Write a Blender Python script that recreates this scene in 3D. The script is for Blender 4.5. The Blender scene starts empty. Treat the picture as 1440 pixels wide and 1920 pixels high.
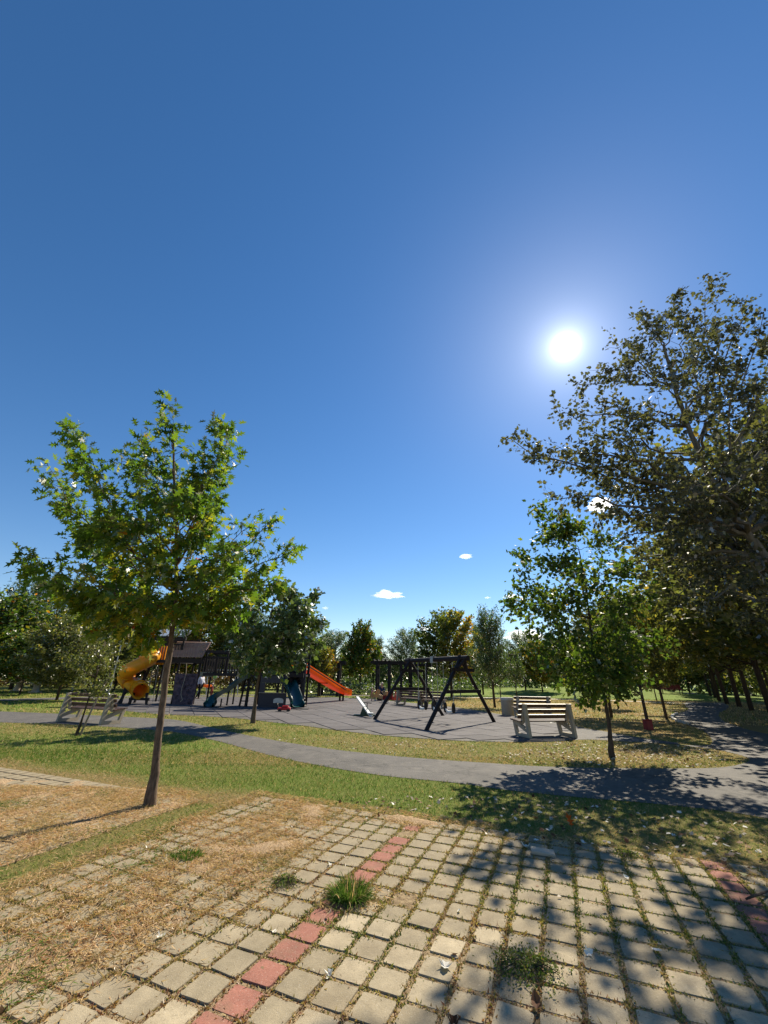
import bpy, bmesh, math, random
import numpy as np
from mathutils import Vector, Matrix, Quaternion

# ------------------------------------------------------------------ camera, sky, sun, exposure
sc = bpy.context.scene
rng = np.random.default_rng(7)
random.seed(7)
H = 1.6
F, TH, RO = 752.0, math.radians(22.56), math.radians(-1.0)
cam_d = bpy.data.cameras.new("camera")
cam = bpy.data.objects.new("camera", cam_d)
sc.collection.objects.link(cam)
sc.camera = cam
cam_d.sensor_fit = 'VERTICAL'
cam_d.sensor_height = 36.0
cam_d.lens = 36.0 * F / 1920.0
cam_d.clip_start = 0.05
cam_d.clip_end = 6000
cam.matrix_world = Matrix.Translation((0, 0, H)) @ Matrix.Rotation(math.pi / 2 + TH, 4, 'X') @ Matrix.Rotation(-RO, 4, 'Z')

SUN_AZ, SUN_EL = math.radians(30.27), math.radians(41.16)      # az clockwise from +Y
SD = Vector((math.sin(SUN_AZ) * math.cos(SUN_EL), math.cos(SUN_AZ) * math.cos(SUN_EL), math.sin(SUN_EL)))
world = bpy.data.worlds.new("World")
sc.world = world
world.use_nodes = True
wn, wl = world.node_tree.nodes, world.node_tree.links
wn.clear()
w_out = wn.new('ShaderNodeOutputWorld')
w_bg = wn.new('ShaderNodeBackground')
sky = wn.new('ShaderNodeTexSky')
sky.sky_type = 'NISHITA'
sky.sun_disc = False
sky.sun_elevation = SUN_EL
sky.sun_rotation = SUN_AZ
sky.altitude = 100
sky.air_density = 1.0
sky.dust_density = 0.04
sky.ozone_density = 3.0
w_hs = wn.new('ShaderNodeHueSaturation')
w_hs.inputs['Saturation'].default_value = 1.25
w_bg.inputs['Strength'].default_value = 0.076
# the sun and the aureole of scattered light around it, as a function of the true direction only
w_tc = wn.new('ShaderNodeTexCoord')
w_dot = wn.new('ShaderNodeVectorMath'); w_dot.operation = 'DOT_PRODUCT'
w_dot.inputs[1].default_value = SD
wl.new(w_tc.outputs['Generated'], w_dot.inputs[0])
w_ac = wn.new('ShaderNodeMath'); w_ac.operation = 'ARCCOSINE'; wl.new(w_dot.outputs['Value'], w_ac.inputs[0])
def w_gl(sig, amp, power=1.0):
    a = wn.new('ShaderNodeMath'); a.operation = 'DIVIDE'; a.inputs[1].default_value = sig; wl.new(w_ac.outputs[0], a.inputs[0])
    p = wn.new('ShaderNodeMath'); p.operation = 'POWER'; p.inputs[1].default_value = power; wl.new(a.outputs[0], p.inputs[0])
    b = wn.new('ShaderNodeMath'); b.operation = 'MULTIPLY'; b.inputs[1].default_value = -1; wl.new(p.outputs[0], b.inputs[0])
    c = wn.new('ShaderNodeMath'); c.operation = 'EXPONENT'; wl.new(b.outputs[0], c.inputs[0])
    d = wn.new('ShaderNodeMath'); d.operation = 'MULTIPLY'; d.inputs[1].default_value = amp; wl.new(c.outputs[0], d.inputs[0])
    return d
g1, g2, g3 = w_gl(math.radians(.8), 70.0, 2.0), w_gl(math.radians(1.4), 12.0), w_gl(math.radians(7), 2.9)
w_a = wn.new('ShaderNodeMath'); w_a.operation = 'ADD'; wl.new(g1.outputs[0], w_a.inputs[0]); wl.new(g2.outputs[0], w_a.inputs[1])
w_b = wn.new('ShaderNodeMath'); w_b.operation = 'ADD'; wl.new(w_a.outputs[0], w_b.inputs[0]); wl.new(g3.outputs[0], w_b.inputs[1])
w_cl = wn.new('ShaderNodeMix'); w_cl.data_type = 'RGBA'; w_cl.blend_type = 'ADD'; w_cl.inputs['Factor'].default_value = 1.0
w_mul = wn.new('ShaderNodeVectorMath'); w_mul.operation = 'SCALE'; w_mul.inputs[0].default_value = (0.93, 0.97, 1.0)
wl.new(w_b.outputs[0], w_mul.inputs['Scale'])
wl.new(sky.outputs['Color'], w_hs.inputs['Color'])
w_wb = wn.new('ShaderNodeMix'); w_wb.data_type = 'RGBA'; w_wb.blend_type = 'MULTIPLY'; w_wb.inputs['Factor'].default_value = 1.0; w_wb.inputs['B'].default_value = (1.06, .95, .94, 1)   # white balance of the clear sky
wl.new(w_hs.outputs['Color'], w_wb.inputs['A']); wl.new(w_wb.outputs['Result'], w_cl.inputs['A'])
wl.new(w_mul.outputs['Vector'], w_cl.inputs['B'])
wl.new(w_cl.outputs['Result'], w_bg.inputs['Color'])
wl.new(w_bg.outputs[0], w_out.inputs[0])

sun_d = bpy.data.lights.new("sun", 'SUN')
sun_d.energy = 4.9
sun_d.angle = math.radians(0.53)
sun_d.color = (1.0, 0.90, 0.72)
sun = bpy.data.objects.new("sun", sun_d)
sc.collection.objects.link(sun)
sun.rotation_euler = (-SD).to_track_quat('-Z', 'Y').to_euler()

vs = sc.view_settings
vs.view_transform = 'Standard'
vs.look = 'None'
vs.exposure = 0.92
vs.gamma = 1.0
vs.use_curve_mapping = False

# ------------------------------------------------------------------ helpers
COL = sc.collection
def _inv(px, py):
    a, b = px - 720, 960 - py
    cr, sr = math.cos(-RO), math.sin(-RO)
    u, v = a * cr - b * sr, a * sr + b * cr
    c, s = math.cos(TH), math.sin(TH)
    return np.array([u, F * c - v * s, F * s + v * c])
def G(px, py, z=0.0):                       # ground point seen at a pixel of the photograph
    q = _inv(px, py); t = (H - z) / -q[2]
    return np.array([q[0] * t, q[1] * t, z])
def A(px, py, Y):                           # point at depth Y seen at a pixel
    q = _inv(px, py); t = Y / q[1]
    return np.array([q[0] * t, Y, H + q[2] * t])
def V(*a): return np.array(a, float)

def tag(o, label=None, cat=None, group=None, kind=None):
    if label: o['label'] = label
    if cat: o['category'] = cat
    if group: o['group'] = group
    if kind: o['kind'] = kind
    return o
def empty(name, loc=(0, 0, 0), rz=0.0, label=None, cat=None, group=None, kind=None):
    o = bpy.data.objects.new(name, None); COL.objects.link(o)
    o.location = Vector(loc); o.rotation_euler = (0, 0, rz)
    o.empty_display_size = 0.2
    return tag(o, label, cat, group, kind)
def link(name, me, parent=None, loc=None):
    o = bpy.data.objects.new(name, me); COL.objects.link(o)
    if parent is not None: o.parent = parent
    if loc is not None: o.location = Vector(loc)
    return o
def copy_tree(o, parent=None):
    c = o.copy(); COL.objects.link(c); c.parent = parent
    for ch in list(o.children): copy_tree(ch, c)
    return c

class MB:
    def __init__(s): s.v, s.f = [], []
    def add(s, vs_, fs_):
        n = len(s.v); s.v += [tuple(map(float, p)) for p in vs_]; s.f += [tuple(i + n for i in f) for f in fs_]; return s
    def box(s, c, d, rz=0.0, bev=0.0):
        x, y, z = d[0] / 2, d[1] / 2, d[2] / 2
        co, si = math.cos(rz), math.sin(rz)
        if bev <= 0:
            P = [(i, j, k) for k in (-z, z) for (i, j) in ((-x, -y), (x, -y), (x, y), (-x, y))]
            Fs = [(0, 3, 2, 1), (4, 5, 6, 7), (0, 1, 5, 4), (1, 2, 6, 5), (2, 3, 7, 6), (3, 0, 4, 7)]
        else:
            b = bev; P = []
            for (k, q) in ((-z, b), (-z + b, 0), (z - b, 0), (z, b)):
                P += [(i * 1 - math.copysign(q, i), j - math.copysign(q, j), k) for (i, j) in ((-x, -y), (x, -y), (x, y), (-x, y))]
            Fs = [(3, 2, 1, 0), (12, 13, 14, 15)]
            for l in range(3):
                for m in range(4):
                    Fs.append((l * 4 + m, l * 4 + (m + 1) % 4, l * 4 + 4 + (m + 1) % 4, l * 4 + 4 + m))
        return s.add([(c[0] + i * co - j * si, c[1] + i * si + j * co, c[2] + k) for i, j, k in P], Fs)
    def bar(s, a, b, w, h=None, up=(0, 0, 1)):     # rectangular bar between points
        a, b = Vector(a), Vector(b); h = h or w
        d = (b - a); d.normalize(); u = Vector(up)
        if abs(d.dot(u)) > .98: u = Vector((0, 1, 0))
        r = d.cross(u).normalized(); u = r.cross(d).normalized()
        P = [p + r * i * w / 2 + u * j * h / 2 for p in (a, b) for (i, j) in ((-1, -1), (1, -1), (1, 1), (-1, 1))]
        return s.add(P, [(3, 2, 1, 0), (4, 5, 6, 7), (0, 1, 5, 4), (1, 2, 6, 5), (2, 3, 7, 6), (3, 0, 4, 7)])
    def tube(s, pts, rad, k=8, cap=True, closed_ends=True):
        pts = [Vector(p) for p in pts]; n = len(pts)
        if not hasattr(rad, '__len__'): rad = [rad] * n
        base = len(s.v); ref = None; V_ = []
        for i, p in enumerate(pts):
            d = (pts[min(i + 1, n - 1)] - pts[max(i - 1, 0)]).normalized()
            if ref is None:
                ref = Vector((1, 0, 0)) if abs(d.x) < .8 else Vector((0, 1, 0))
            r = (ref - d * ref.dot(d)).normalized(); ref = r
            u = d.cross(r)
            for j in range(k):
                t = 2 * math.pi * j / k
                V_.append(p + (r * math.cos(t) + u * math.sin(t)) * rad[i])
        Fs = []
        for i in range(n - 1):
            for j in range(k):
                Fs.append((i * k + j, i * k + (j + 1) % k, (i + 1) * k + (j + 1) % k, (i + 1) * k + j))
        if cap: Fs += [tuple(range(k - 1, -1, -1)), tuple((n - 1) * k + j for j in range(k))]
        return s.add(V_, Fs)
    def prism(s, poly, o, ex, ey, th):             # polygon in (ex,ey) plane from origin o, extruded both ways by th/2
        o, ex, ey = Vector(o), Vector(ex), Vector(ey); nz = ex.cross(ey).normalized()
        n = len(poly)
        P = [o + ex * p[0] + ey * p[1] + nz * t for t in (-th / 2, th / 2) for p in poly]
        Fs = [tuple(range(n - 1, -1, -1)), tuple(range(n, 2 * n))]
        Fs += [(i, (i + 1) % n, n + (i + 1) % n, n + i) for i in range(n)]
        return s.add(P, Fs)
    def lathe(s, prof, c, k=16):                   # profile of (r,z)
        V_, Fs = [], []
        for (r, z) in prof:
            for j in range(k):
                t = 2 * math.pi * j / k; V_.append((c[0] + r * math.cos(t), c[1] + r * math.sin(t), c[2] + z))
        for i in range(len(prof) - 1):
            for j in range(k): Fs.append((i * k + j, i * k + (j + 1) % k, (i + 1) * k + (j + 1) % k, (i + 1) * k + j))
        Fs += [tuple(range(k - 1, -1, -1)), tuple((len(prof) - 1) * k + j for j in range(k))]
        return s.add(V_, Fs)
    def ball(s, c, r, k=10, m=6):
        if not hasattr(r, '__len__'): r = (r, r, r)
        V_, Fs = [], []
        for i in range(m + 1):
            ph = math.pi * i / m
            for j in range(k):
                t = 2 * math.pi * j / k
                V_.append((c[0] + r[0] * math.sin(ph) * math.cos(t), c[1] + r[1] * math.sin(ph) * math.sin(t), c[2] + r[2] * math.cos(ph)))
        for i in range(m):
            for j in range(k): Fs.append((i * k + j, (i + 1) * k + j, (i + 1) * k + (j + 1) % k, i * k + (j + 1) % k))
        return s.add(V_, Fs)
    def build(s, name, mat, parent=None, origin=None, smooth=False, kind=None, label=None):
        vs_ = s.v
        if origin is not None: vs_ = [(a - origin[0], b - origin[1], c - origin[2]) for a, b, c in vs_]
        me = bpy.data.meshes.new(name); me.from_pydata(vs_, [], s.f); me.materials.append(mat)
        if smooth: me.shade_smooth()
        o = link(name, me, parent)
        if kind: o['kind'] = kind
        if label: o['label'] = label
        return o
def smoothed(o, ang=40):
    me = o.data; me.shade_smooth()
    try: me.set_sharp_from_angle(angle=math.radians(ang))
    except Exception: pass
    return o

# ------------------------------------------------------------------ materials
class NT:
    def __init__(s, name, rough=0.8, spec=0.3):
        s.m = bpy.data.materials.new(name); s.m.use_nodes = True
        s.n, s.l = s.m.node_tree.nodes, s.m.node_tree.links
        s.b = s.n['Principled BSDF']; s.out = s.n['Material Output']
        s.b.inputs['Roughness'].default_value = rough
        s.b.inputs['Specular IOR Level'].default_value = spec
        s.tc = s.n.new('ShaderNodeTexCoord')
        s.geo = s.n.new('ShaderNodeNewGeometry')
    def noise(s, scale, detail=4, rough=.6, vec=None, dist=0.0):
        n = s.n.new('ShaderNodeTexNoise'); n.inputs['Scale'].default_value = scale; n.inputs['Detail'].default_value = detail
        n.inputs['Roughness'].default_value = rough; n.inputs['Distortion'].default_value = dist
        s.l.new(vec if vec is not None else s.geo.outputs['Position'], n.inputs['Vector']); return n.outputs['Fac']
    def vor(s, scale, feat='F1', out='Distance'):
        n = s.n.new('ShaderNodeTexVoronoi'); n.feature = feat; n.inputs['Scale'].default_value = scale
        s.l.new(s.geo.outputs['Position'], n.inputs['Vector']); return n.outputs[out]
    def ramp(s, fac, stops, interp='LINEAR'):
        r = s.n.new('ShaderNodeValToRGB'); r.color_ramp.interpolation = interp
        e = r.color_ramp.elements
        while len(e) < len(stops): e.new(.5)
        for i, (p, c) in enumerate(stops):
            e[i].position = p; e[i].color = (c[0], c[1], c[2], 1) if hasattr(c, '__len__') else (c, c, c, 1)
        s.l.new(fac, r.inputs['Fac']); return r.outputs['Color']
    def mix(s, f, a, b, mode='MIX'):
        m = s.n.new('ShaderNodeMix'); m.data_type = 'RGBA'; m.blend_type = mode
        for k, x in (('Factor', f), ('A', a), ('B', b)):
            if hasattr(x, 'links'): s.l.new(x, m.inputs[k])
            elif k == 'Factor': m.inputs[k].default_value = x
            else: m.inputs[k].default_value = (x[0], x[1], x[2], 1)
        return m.outputs['Result']
    def math(s, op, a, b=0.0, clamp=False):
        m = s.n.new('ShaderNodeMath'); m.operation = op; m.use_clamp = clamp
        for k, x in ((0, a), (1, b)):
            if hasattr(x, 'links'): s.l.new(x, m.inputs[k])
            else: m.inputs[k].default_value = x
        return m.outputs[0]
    def attr(s, name, out='Fac'):
        a = s.n.new('ShaderNodeAttribute'); a.attribute_name = name; return a.outputs[out]
    def rnd(s):
        return s.n.new('ShaderNodeObjectInfo').outputs['Random']
    def bump(s, h, strength=.4, dist=.01):
        b = s.n.new('ShaderNodeBump'); b.inputs['Strength'].default_value = strength; b.inputs['Distance'].default_value = dist
        s.l.new(h, b.inputs['Height']); s.l.new(b.outputs['Normal'], s.b.inputs['Normal'])
    def col(s, c):
        if hasattr(c, 'links'): s.l.new(c, s.b.inputs['Base Color'])
        else: s.b.inputs['Base Color'].default_value = (c[0], c[1], c[2], 1)
        return s

def simple(name, c, rough=.6, spec=.4, var=.25, scale=6, bump=.15, metallic=0.0, bscale=60):
    t = NT(name, rough, spec)
    n = t.noise(scale, 5)
    t.col(t.ramp(n, [(.25, [x * (1 - var) for x in c]), (.75, [min(1, x * (1 + var)) for x in c])]))
    t.bump(t.noise(bscale, 3), bump, .004)
    t.b.inputs['Metallic'].default_value = metallic
    return t.m

def leaf_mat(name, stops, trans=.45, gloss=.35, grough=.35, through=(1.25, 1.3, .6)):
    """leaf: diffuse + light shining through + a waxy gloss; tint attribute picks the leaf's own colour"""
    t = NT(name)
    f = t.math('ADD', t.attr('tint'), t.math('MULTIPLY', t.math('SUBTRACT', t.noise(3.0, 2), .5), .25), True)
    c = t.ramp(f, stops)
    n, l = t.n, t.l
    dif = n.new('ShaderNodeBsdfDiffuse'); tr = n.new('ShaderNodeBsdfTranslucent'); gl = n.new('ShaderNodeBsdfGlossy')
    l.new(c, dif.inputs['Color'])
    tc = t.mix(1.0, c, through, 'MULTIPLY')
    l.new(tc, tr.inputs['Color'])
    gl.inputs['Roughness'].default_value = grough
    m1 = n.new('ShaderNodeMixShader'); m1.inputs[0].default_value = trans
    l.new(dif.outputs[0], m1.inputs[1]); l.new(tr.outputs[0], m1.inputs[2])
    fr = n.new('ShaderNodeFresnel'); fr.inputs['IOR'].default_value = 1.4
    m2 = n.new('ShaderNodeMixShader')
    l.new(t.math('MULTIPLY', fr.outputs[0], gloss), m2.inputs[0])
    l.new(m1.outputs[0], m2.inputs[1]); l.new(gl.outputs[0], m2.inputs[2])
    l.new(m2.outputs[0], t.out.inputs['Surface'])
    return t.m

GREEN, LIME, YEL, ORG, RED = (.045, .085, .018), (.10, .16, .025), (.38, .30, .03), (.45, .17, .02), (.36, .05, .015)
M = {}
M['oak'] = leaf_mat('oak_leaf', [(0, (.04, .085, .018)), (.45, (.085, .145, .024)), (.78, (.17, .21, .03)), (.90, (.30, .26, .03)), (.97, (.42, .17, .02)), (1, (.40, .06, .02))], .58, .16, .5, (1.4, 1.5, .6))
M['maple'] = leaf_mat('maple_leaf', [(0, (.035, .07, .018)), (.5, (.065, .115, .022)), (.85, (.14, .18, .03)), (.95, (.30, .24, .03)), (1, (.36, .12, .02))], .52, .2, .5)
M['plane'] = leaf_mat('plane_leaf', [(0, (.045, .052, .032)), (.5, (.085, .088, .050)), (.85, (.145, .135, .07)), (.96, (.26, .19, .06)), (1, (.36, .17, .05))], .46, .22, .5)
M['ash'] = leaf_mat('ash_leaf', [(0, (.045, .08, .035)), (.5, (.075, .12, .042)), (.9, (.14, .19, .06)), (1, (.2, .2, .05))], .42, .4, .5)
M['olive'] = leaf_mat('olive_leaf', [(0, (.08, .10, .03)), (.5, (.13, .15, .045)), (.9, (.22, .2, .06)), (1, (.3, .2, .05))], .46, .3, .5)
M['autumn'] = leaf_mat('autumn_leaf', [(0, (.06, .10, .02)), (.35, (.12, .15, .03)), (.6, (.32, .27, .03)), (.85, (.40, .22, .03)), (1, (.36, .10, .02))], .5, .3, .5)
M['grass'] = leaf_mat('grass_blade', [(0, (.06, .125, .02)), (.3, (.11, .185, .032)), (.5, (.26, .225, .085)), (.75, (.46, .31, .15)), (.9, (.62, .46, .28)), (1, (.38, .18, .08))], .36, .03, .6, (1.15, 1.12, .75))
M['moss'] = leaf_mat('joint_weed', [(0, (.06, .11, .025)), (.35, (.15, .17, .04)), (.65, (.38, .29, .13)), (1, (.26, .12, .07))], .35, .2, .5)
M['litter'] = leaf_mat('dry_leaf', [(0, (.06, .028, .016)), (.35, (.17, .085, .045)), (.6, (.33, .22, .13)), (.85, (.60, .55, .47)), (1, (.72, .70, .64))], .15, .2, .6)
M['red_leaf'] = leaf_mat('red_leaf', [(0, (.55, .10, .015)), (1, (.62, .14, .02))], .45, .2, .5)

M['avenue'] = leaf_mat('avenue_leaf', [(0, (.08, .10, .035)), (.5, (.14, .155, .05)), (.85, (.26, .23, .06)), (1, (.34, .22, .05))], .5, .2, .5)
# bark
def bark(name, c1, c2, sc_=18):
    t = NT(name, .9, .15)
    mp = t.n.new('ShaderNodeMapping'); mp.inputs['Scale'].default_value = (1, 1, .25)
    t.l.new(t.geo.outputs['Position'], mp.inputs['Vector'])
    n = t.noise(sc_, 8, .7, mp.outputs[0])
    t.col(t.ramp(n, [(.3, c1), (.7, c2)])); t.bump(n, .8, .012)
    return t.m
M['bark'] = bark('bark', (.045, .031, .022), (.19, .14, .10), 34)
M['bark_dark'] = bark('bark_dark', (.03, .022, .018), (.10, .075, .055), 20)
M['bark_pale'] = bark('bark_pale', (.08, .075, .06), (.20, .19, .155), 12)

# lawn ground
def lawn_mat():
    t = NT('lawn_ground', .95, .1)
    dry = t.attr('dry')
    n1, n2, n3 = t.noise(1.3, 5), t.noise(14, 5), t.noise(90, 3)
    d = t.math('ADD', dry, t.math('MULTIPLY', t.math('SUBTRACT', n1, .5), .55))
    d = t.math('ADD', d, t.math('MULTIPLY', t.math('SUBTRACT', n2, .5), .9), True)
    g = t.ramp(n3, [(.3, (.085, .14, .02)), (.7, (.20, .275, .045))])  # green lightened to stand in for the glow of backlit grass
    y = t.ramp(n3, [(.3, (.16, .10, .05)), (.7, (.40, .29, .13))])
    c = t.mix(d, g, y)
    t.col(c); t.bump(t.math('ADD', t.noise(60, 4), t.noise(180, 3)), .9, .03)
    return t.m
M['lawn'] = lawn_mat()
def asphalt():
    t = NT('asphalt', .85, .35)
    n = t.noise(.9, 5); sp = t.vor(160)
    a = t.ramp(n, [(.3, (.058, .054, .050)), (.7, (.098, .090, .082))])
    b = t.mix(t.ramp(sp, [(.12, 1), (.35, 0)]), a, (.20, .185, .165))
    # worn bright tracks and pale dust
    b = t.mix(t.math('MULTIPLY', t.ramp(t.noise(3.5, 6), [(.5, 0), (.72, 1)]), .35), b, (.22, .20, .17))
    ck = t.n.new('ShaderNodeTexVoronoi'); ck.feature = 'DISTANCE_TO_EDGE'; ck.inputs['Scale'].default_value = .42
    wv = t.n.new('ShaderNodeVectorMath'); wv.operation = 'ADD'; nv = t.n.new('ShaderNodeTexNoise'); nv.inputs['Scale'].default_value = 2.2; nv.inputs['Detail'].default_value = 5
    t.l.new(t.geo.outputs['Position'], nv.inputs['Vector']); t.l.new(t.geo.outputs['Position'], wv.inputs[0]); t.l.new(nv.outputs['Color'], wv.inputs[1]); t.l.new(wv.outputs[0], ck.inputs['Vector'])
    b = t.mix(t.ramp(ck.outputs['Distance'], [(.0, .75), (.012, 0)]), b, (.03, .028, .026))
    t.col(b); t.bump(t.math('ADD', sp, t.noise(240, 2)), .5, .006)
    return t.m
M['asphalt'] = asphalt()
def conc(name, c, v=.18, grain=.5):
    t = NT(name, .85, .25)
    n = t.noise(2.5, 7, .65); n2 = t.noise(45, 4)
    a = t.ramp(n, [(.25, [x * (1 - v) for x in c]), (.75, [x * (1 + v) for x in c])])
    a = t.mix(t.math('MULTIPLY', t.ramp(n2, [(.55, 0), (.75, 1)]), .35), a, [x * .55 for x in c])
    t.col(a); t.bump(t.math('ADD', n2, t.noise(160, 2)), grain, .004)
    return t.m
M['concrete'] = conc('concrete', (.37, .32, .245))
M['kerb'] = conc('kerb_concrete', (.50, .48, .43))
M['pale_path'] = conc('pale_concrete', (.58, .55, .49))
def paver(name, c, c2):
    t = NT(name, .88, .2)
    r = t.rnd()
    if True:
        base = t.mix(r, [x * .86 for x in c], c2)
    n = t.noise(7, 6, .65); n2 = t.noise(80, 3)
    a = t.mix(1.0, base, t.ramp(n, [(.25, .68), (.75, 1.18)]), 'MULTIPLY')
    a = t.mix(t.math('MULTIPLY', t.ramp(t.noise(2.3, 6, .7), [(.50, 0), (.68, 1)]), .5), a, (.20, .155, .095))
    a = t.mix(t.math('MULTIPLY', t.ramp(n2, [(.56, 0), (.70, 1)]), .45), a, [x * .5 for x in c])
    a = t.mix(t.math('MULTIPLY', t.ramp(t.noise(150, 2), [(.64, 0), (.72, 1)]), .5), a, (.62, .58, .50))
    t.col(a); t.bump(t.math('ADD', n2, t.noise(260, 2)), .55, .004)
    return t.m
M['paver'] = paver('sand_paver', (.315, .26, .17), (.42, .35, .235))
M['paver_red'] = paver('red_paver', (.28, .12, .085), (.34, .145, .105))
def soil():
    t = NT('joint_soil', .95, .1)
    n = t.noise(25, 6, .7)
    t.col(t.ramp(n, [(.3, (.13, .09, .05)), (.5, (.28, .205, .12)), (.7, (.44, .34, .20))])); t.bump(t.noise(110, 4), .9, .015)
    return t.m
M['soil'] = soil()
def rubber():
    t = NT('rubber_tile', .85, .25)
    base = t.mix(t.rnd(), (.072, .066, .070), (.098, .090, .094))
    a = t.mix(1.0, base, t.ramp(t.noise(1.1, 5), [(.3, .85), (.7, 1.15)]), 'MULTIPLY')
    a = t.mix(t.math('MULTIPLY', t.ramp(t.noise(8, 5), [(.55, 0), (.8, 1)]), .3), a, (.25, .22, .18))
    t.col(a); t.bump(t.noise(220, 2), .5, .004)
    return t.m
M['rubber'] = rubber()
def wood(name, a, b, rough=.7):
    t = NT(name, rough, .35)
    mp = t.n.new('ShaderNodeMapping'); mp.inputs['Scale'].default_value = (3, 3, 22)
    t.l.new(t.tc.outputs['Object'], mp.inputs['Vector'])
    n = t.noise(2.2, 7, .65, mp.outputs[0], .6)
    t.col(t.ramp(n, [(.3, a), (.7, b)])); t.bump(n, .5, .006)
    return t.m
M['dark_wood'] = wood('dark_stained_wood', (.007, .005, .006), (.024, .016, .015))
M['bench_wood'] = wood('bench_wood', (.055, .03, .022), (.14, .085, .06), .5)
M['roof_wood'] = wood('roof_slat_wood', (.30, .175, .135), (.45, .30, .24))
M['grey_wood'] = wood('weathered_wood', (.22, .17, .13), (.38, .31, .25))
M['yellow_plastic'] = simple('yellow_plastic', (.75, .33, .015), .32, .5, .12, 2, .05)
M['orange_plastic'] = simple('orange_plastic', (.80, .13, .008), .35, .5, .10, 2, .05)
def glowing(name, c, k=.35):
    m_ = simple(name, c, .32, .5, .10, 2, .05); n_, l_ = m_.node_tree.nodes, m_.node_tree.links     # thin plastic that lets light through
    b_, o_ = n_['Principled BSDF'], n_['Material Output']; tr_ = n_.new('ShaderNodeBsdfTranslucent'); tr_.inputs['Color'].default_value = (*c, 1)
    mx = n_.new('ShaderNodeMixShader'); mx.inputs[0].default_value = k; l_.new(b_.outputs[0], mx.inputs[1]); l_.new(tr_.outputs[0], mx.inputs[2]); l_.new(mx.outputs[0], o_.inputs['Surface']); return m_
M['yellow_plastic'] = glowing('yellow_plastic', (.85, .40, .015), .3)
M['orange_plastic'] = glowing('orange_plastic', (.95, .235, .01), .35)
M['teal_plastic'] = simple('teal_plastic', (.004, .045, .043), .25, .6, .15, 2, .05)
M['navy'] = simple('dark_blue_panel', (.008, .012, .03), .4, .4, .3)
M['black_rubber'] = simple('black_rubber', (.012, .012, .014), .5, .4)
M['steel'] = simple('galvanised_steel', (.45, .46, .46), .45, .5, .15, 8, .05, .6)
M['white_paint'] = simple('white_paint', (.78, .78, .74), .4, .4, .06, 8, .05)
M['green_paint'] = simple('dark_green_paint', (.025, .06, .035), .4, .4)
M['red_paint'] = simple('red_paint', (.5, .02, .02), .4, .4, .15)
M['red_dark'] = simple('dark_red_paint', (.20, .02, .02), .5, .4, .15)
M['yellow_paint'] = simple('ochre_panel', (.50, .30, .12), .5, .4, .15)
M['lime_paint'] = simple('lime_green_panel', (.35, .55, .12), .5, .4, .1)
M['rope'] = simple('rope', (.35, .28, .20), .9, .1, .2, 60, .3)
M['dark_rope'] = simple('dark_rope', (.10, .085, .075), .9, .1, .2, 60, .3)
M['glass_roof'] = simple('grey_roof_sheet', (.30, .34, .38), .3, .5, .25, 3)
M['skin'] = simple('skin', (.45, .26, .18), .6, .3, .06)
M['white_cloth'] = simple('white_cloth', (.74, .75, .80), .9, .1, .08)
M['black_cloth'] = simple('black_cloth', (.018, .018, .022), .9, .1, .3)
M['navy_cloth'] = simple('navy_cloth', (.03, .045, .11), .9, .1, .3)
M['pink_cloth'] = simple('pink_cloth', (.58, .34, .33), .9, .1, .1)
M['redcloth'] = simple('brick_red_cloth', (.34, .085, .07), .9, .1, .15)
M['hair_dark'] = simple('dark_hair', (.02, .014, .01), .6, .3)
M['hair_blond'] = simple('blond_hair', (.55, .47, .36), .6, .3)
def rockwall():
    t = NT('rock_wall_panel', .8, .3)
    t.col(t.ramp(t.noise(5, 5), [(.35, (.035, .025, .035)), (.65, (.14, .09, .10))])); t.bump(t.noise(9, 4), .8, .05)
    return t.m
M['rock'] = rockwall()
M['rust_hedge'] = leaf_mat('rust_hedge_leaf', [(0, (.03, .03, .012)), (.5, (.10, .07, .03)), (1, (.24, .11, .06))], .35, .4)

# ------------------------------------------------------------------ leaf batches
def tmpl(outline, cup=.12):
    """leaf blade from its outline (y along the midrib), bent along the midrib; fan triangles to the midrib points"""
    pts = [(x, y, cup * abs(x) * 1.2 - cup * .9 * y * y) for x, y in outline]
    return np.array(pts, float)
OAK = tmpl([(0, 0), (.03, .16), (.22, .16), (.07, .30), (.38, .46), (.09, .50), (.32, .78), (.10, .72), (.0, 1.0),
            (-.10, .70), (-.34, .74), (-.09, .50), (-.36, .42), (-.07, .30), (-.24, .14), (-.03, .16)], .2)
MAPLE = tmpl([(0, 0), (.30, .05), (.22, .25), (.52, .42), (.26, .52), (.24, .72), (0, 1.0), (-.24, .72), (-.26, .52), (-.52, .42), (-.22, .25), (-.30, .05)])
OVAL = tmpl([(0, 0), (.22, .25), (.26, .55), (0, 1.0), (-.26, .55), (-.22, .25)])
LONG = tmpl([(0, 0), (.13, .4), (0, 1.0), (-.13, .4)], .2)
TRI = tmpl([(-.5, 0), (.5, 0), (0, 1)], .25)

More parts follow.
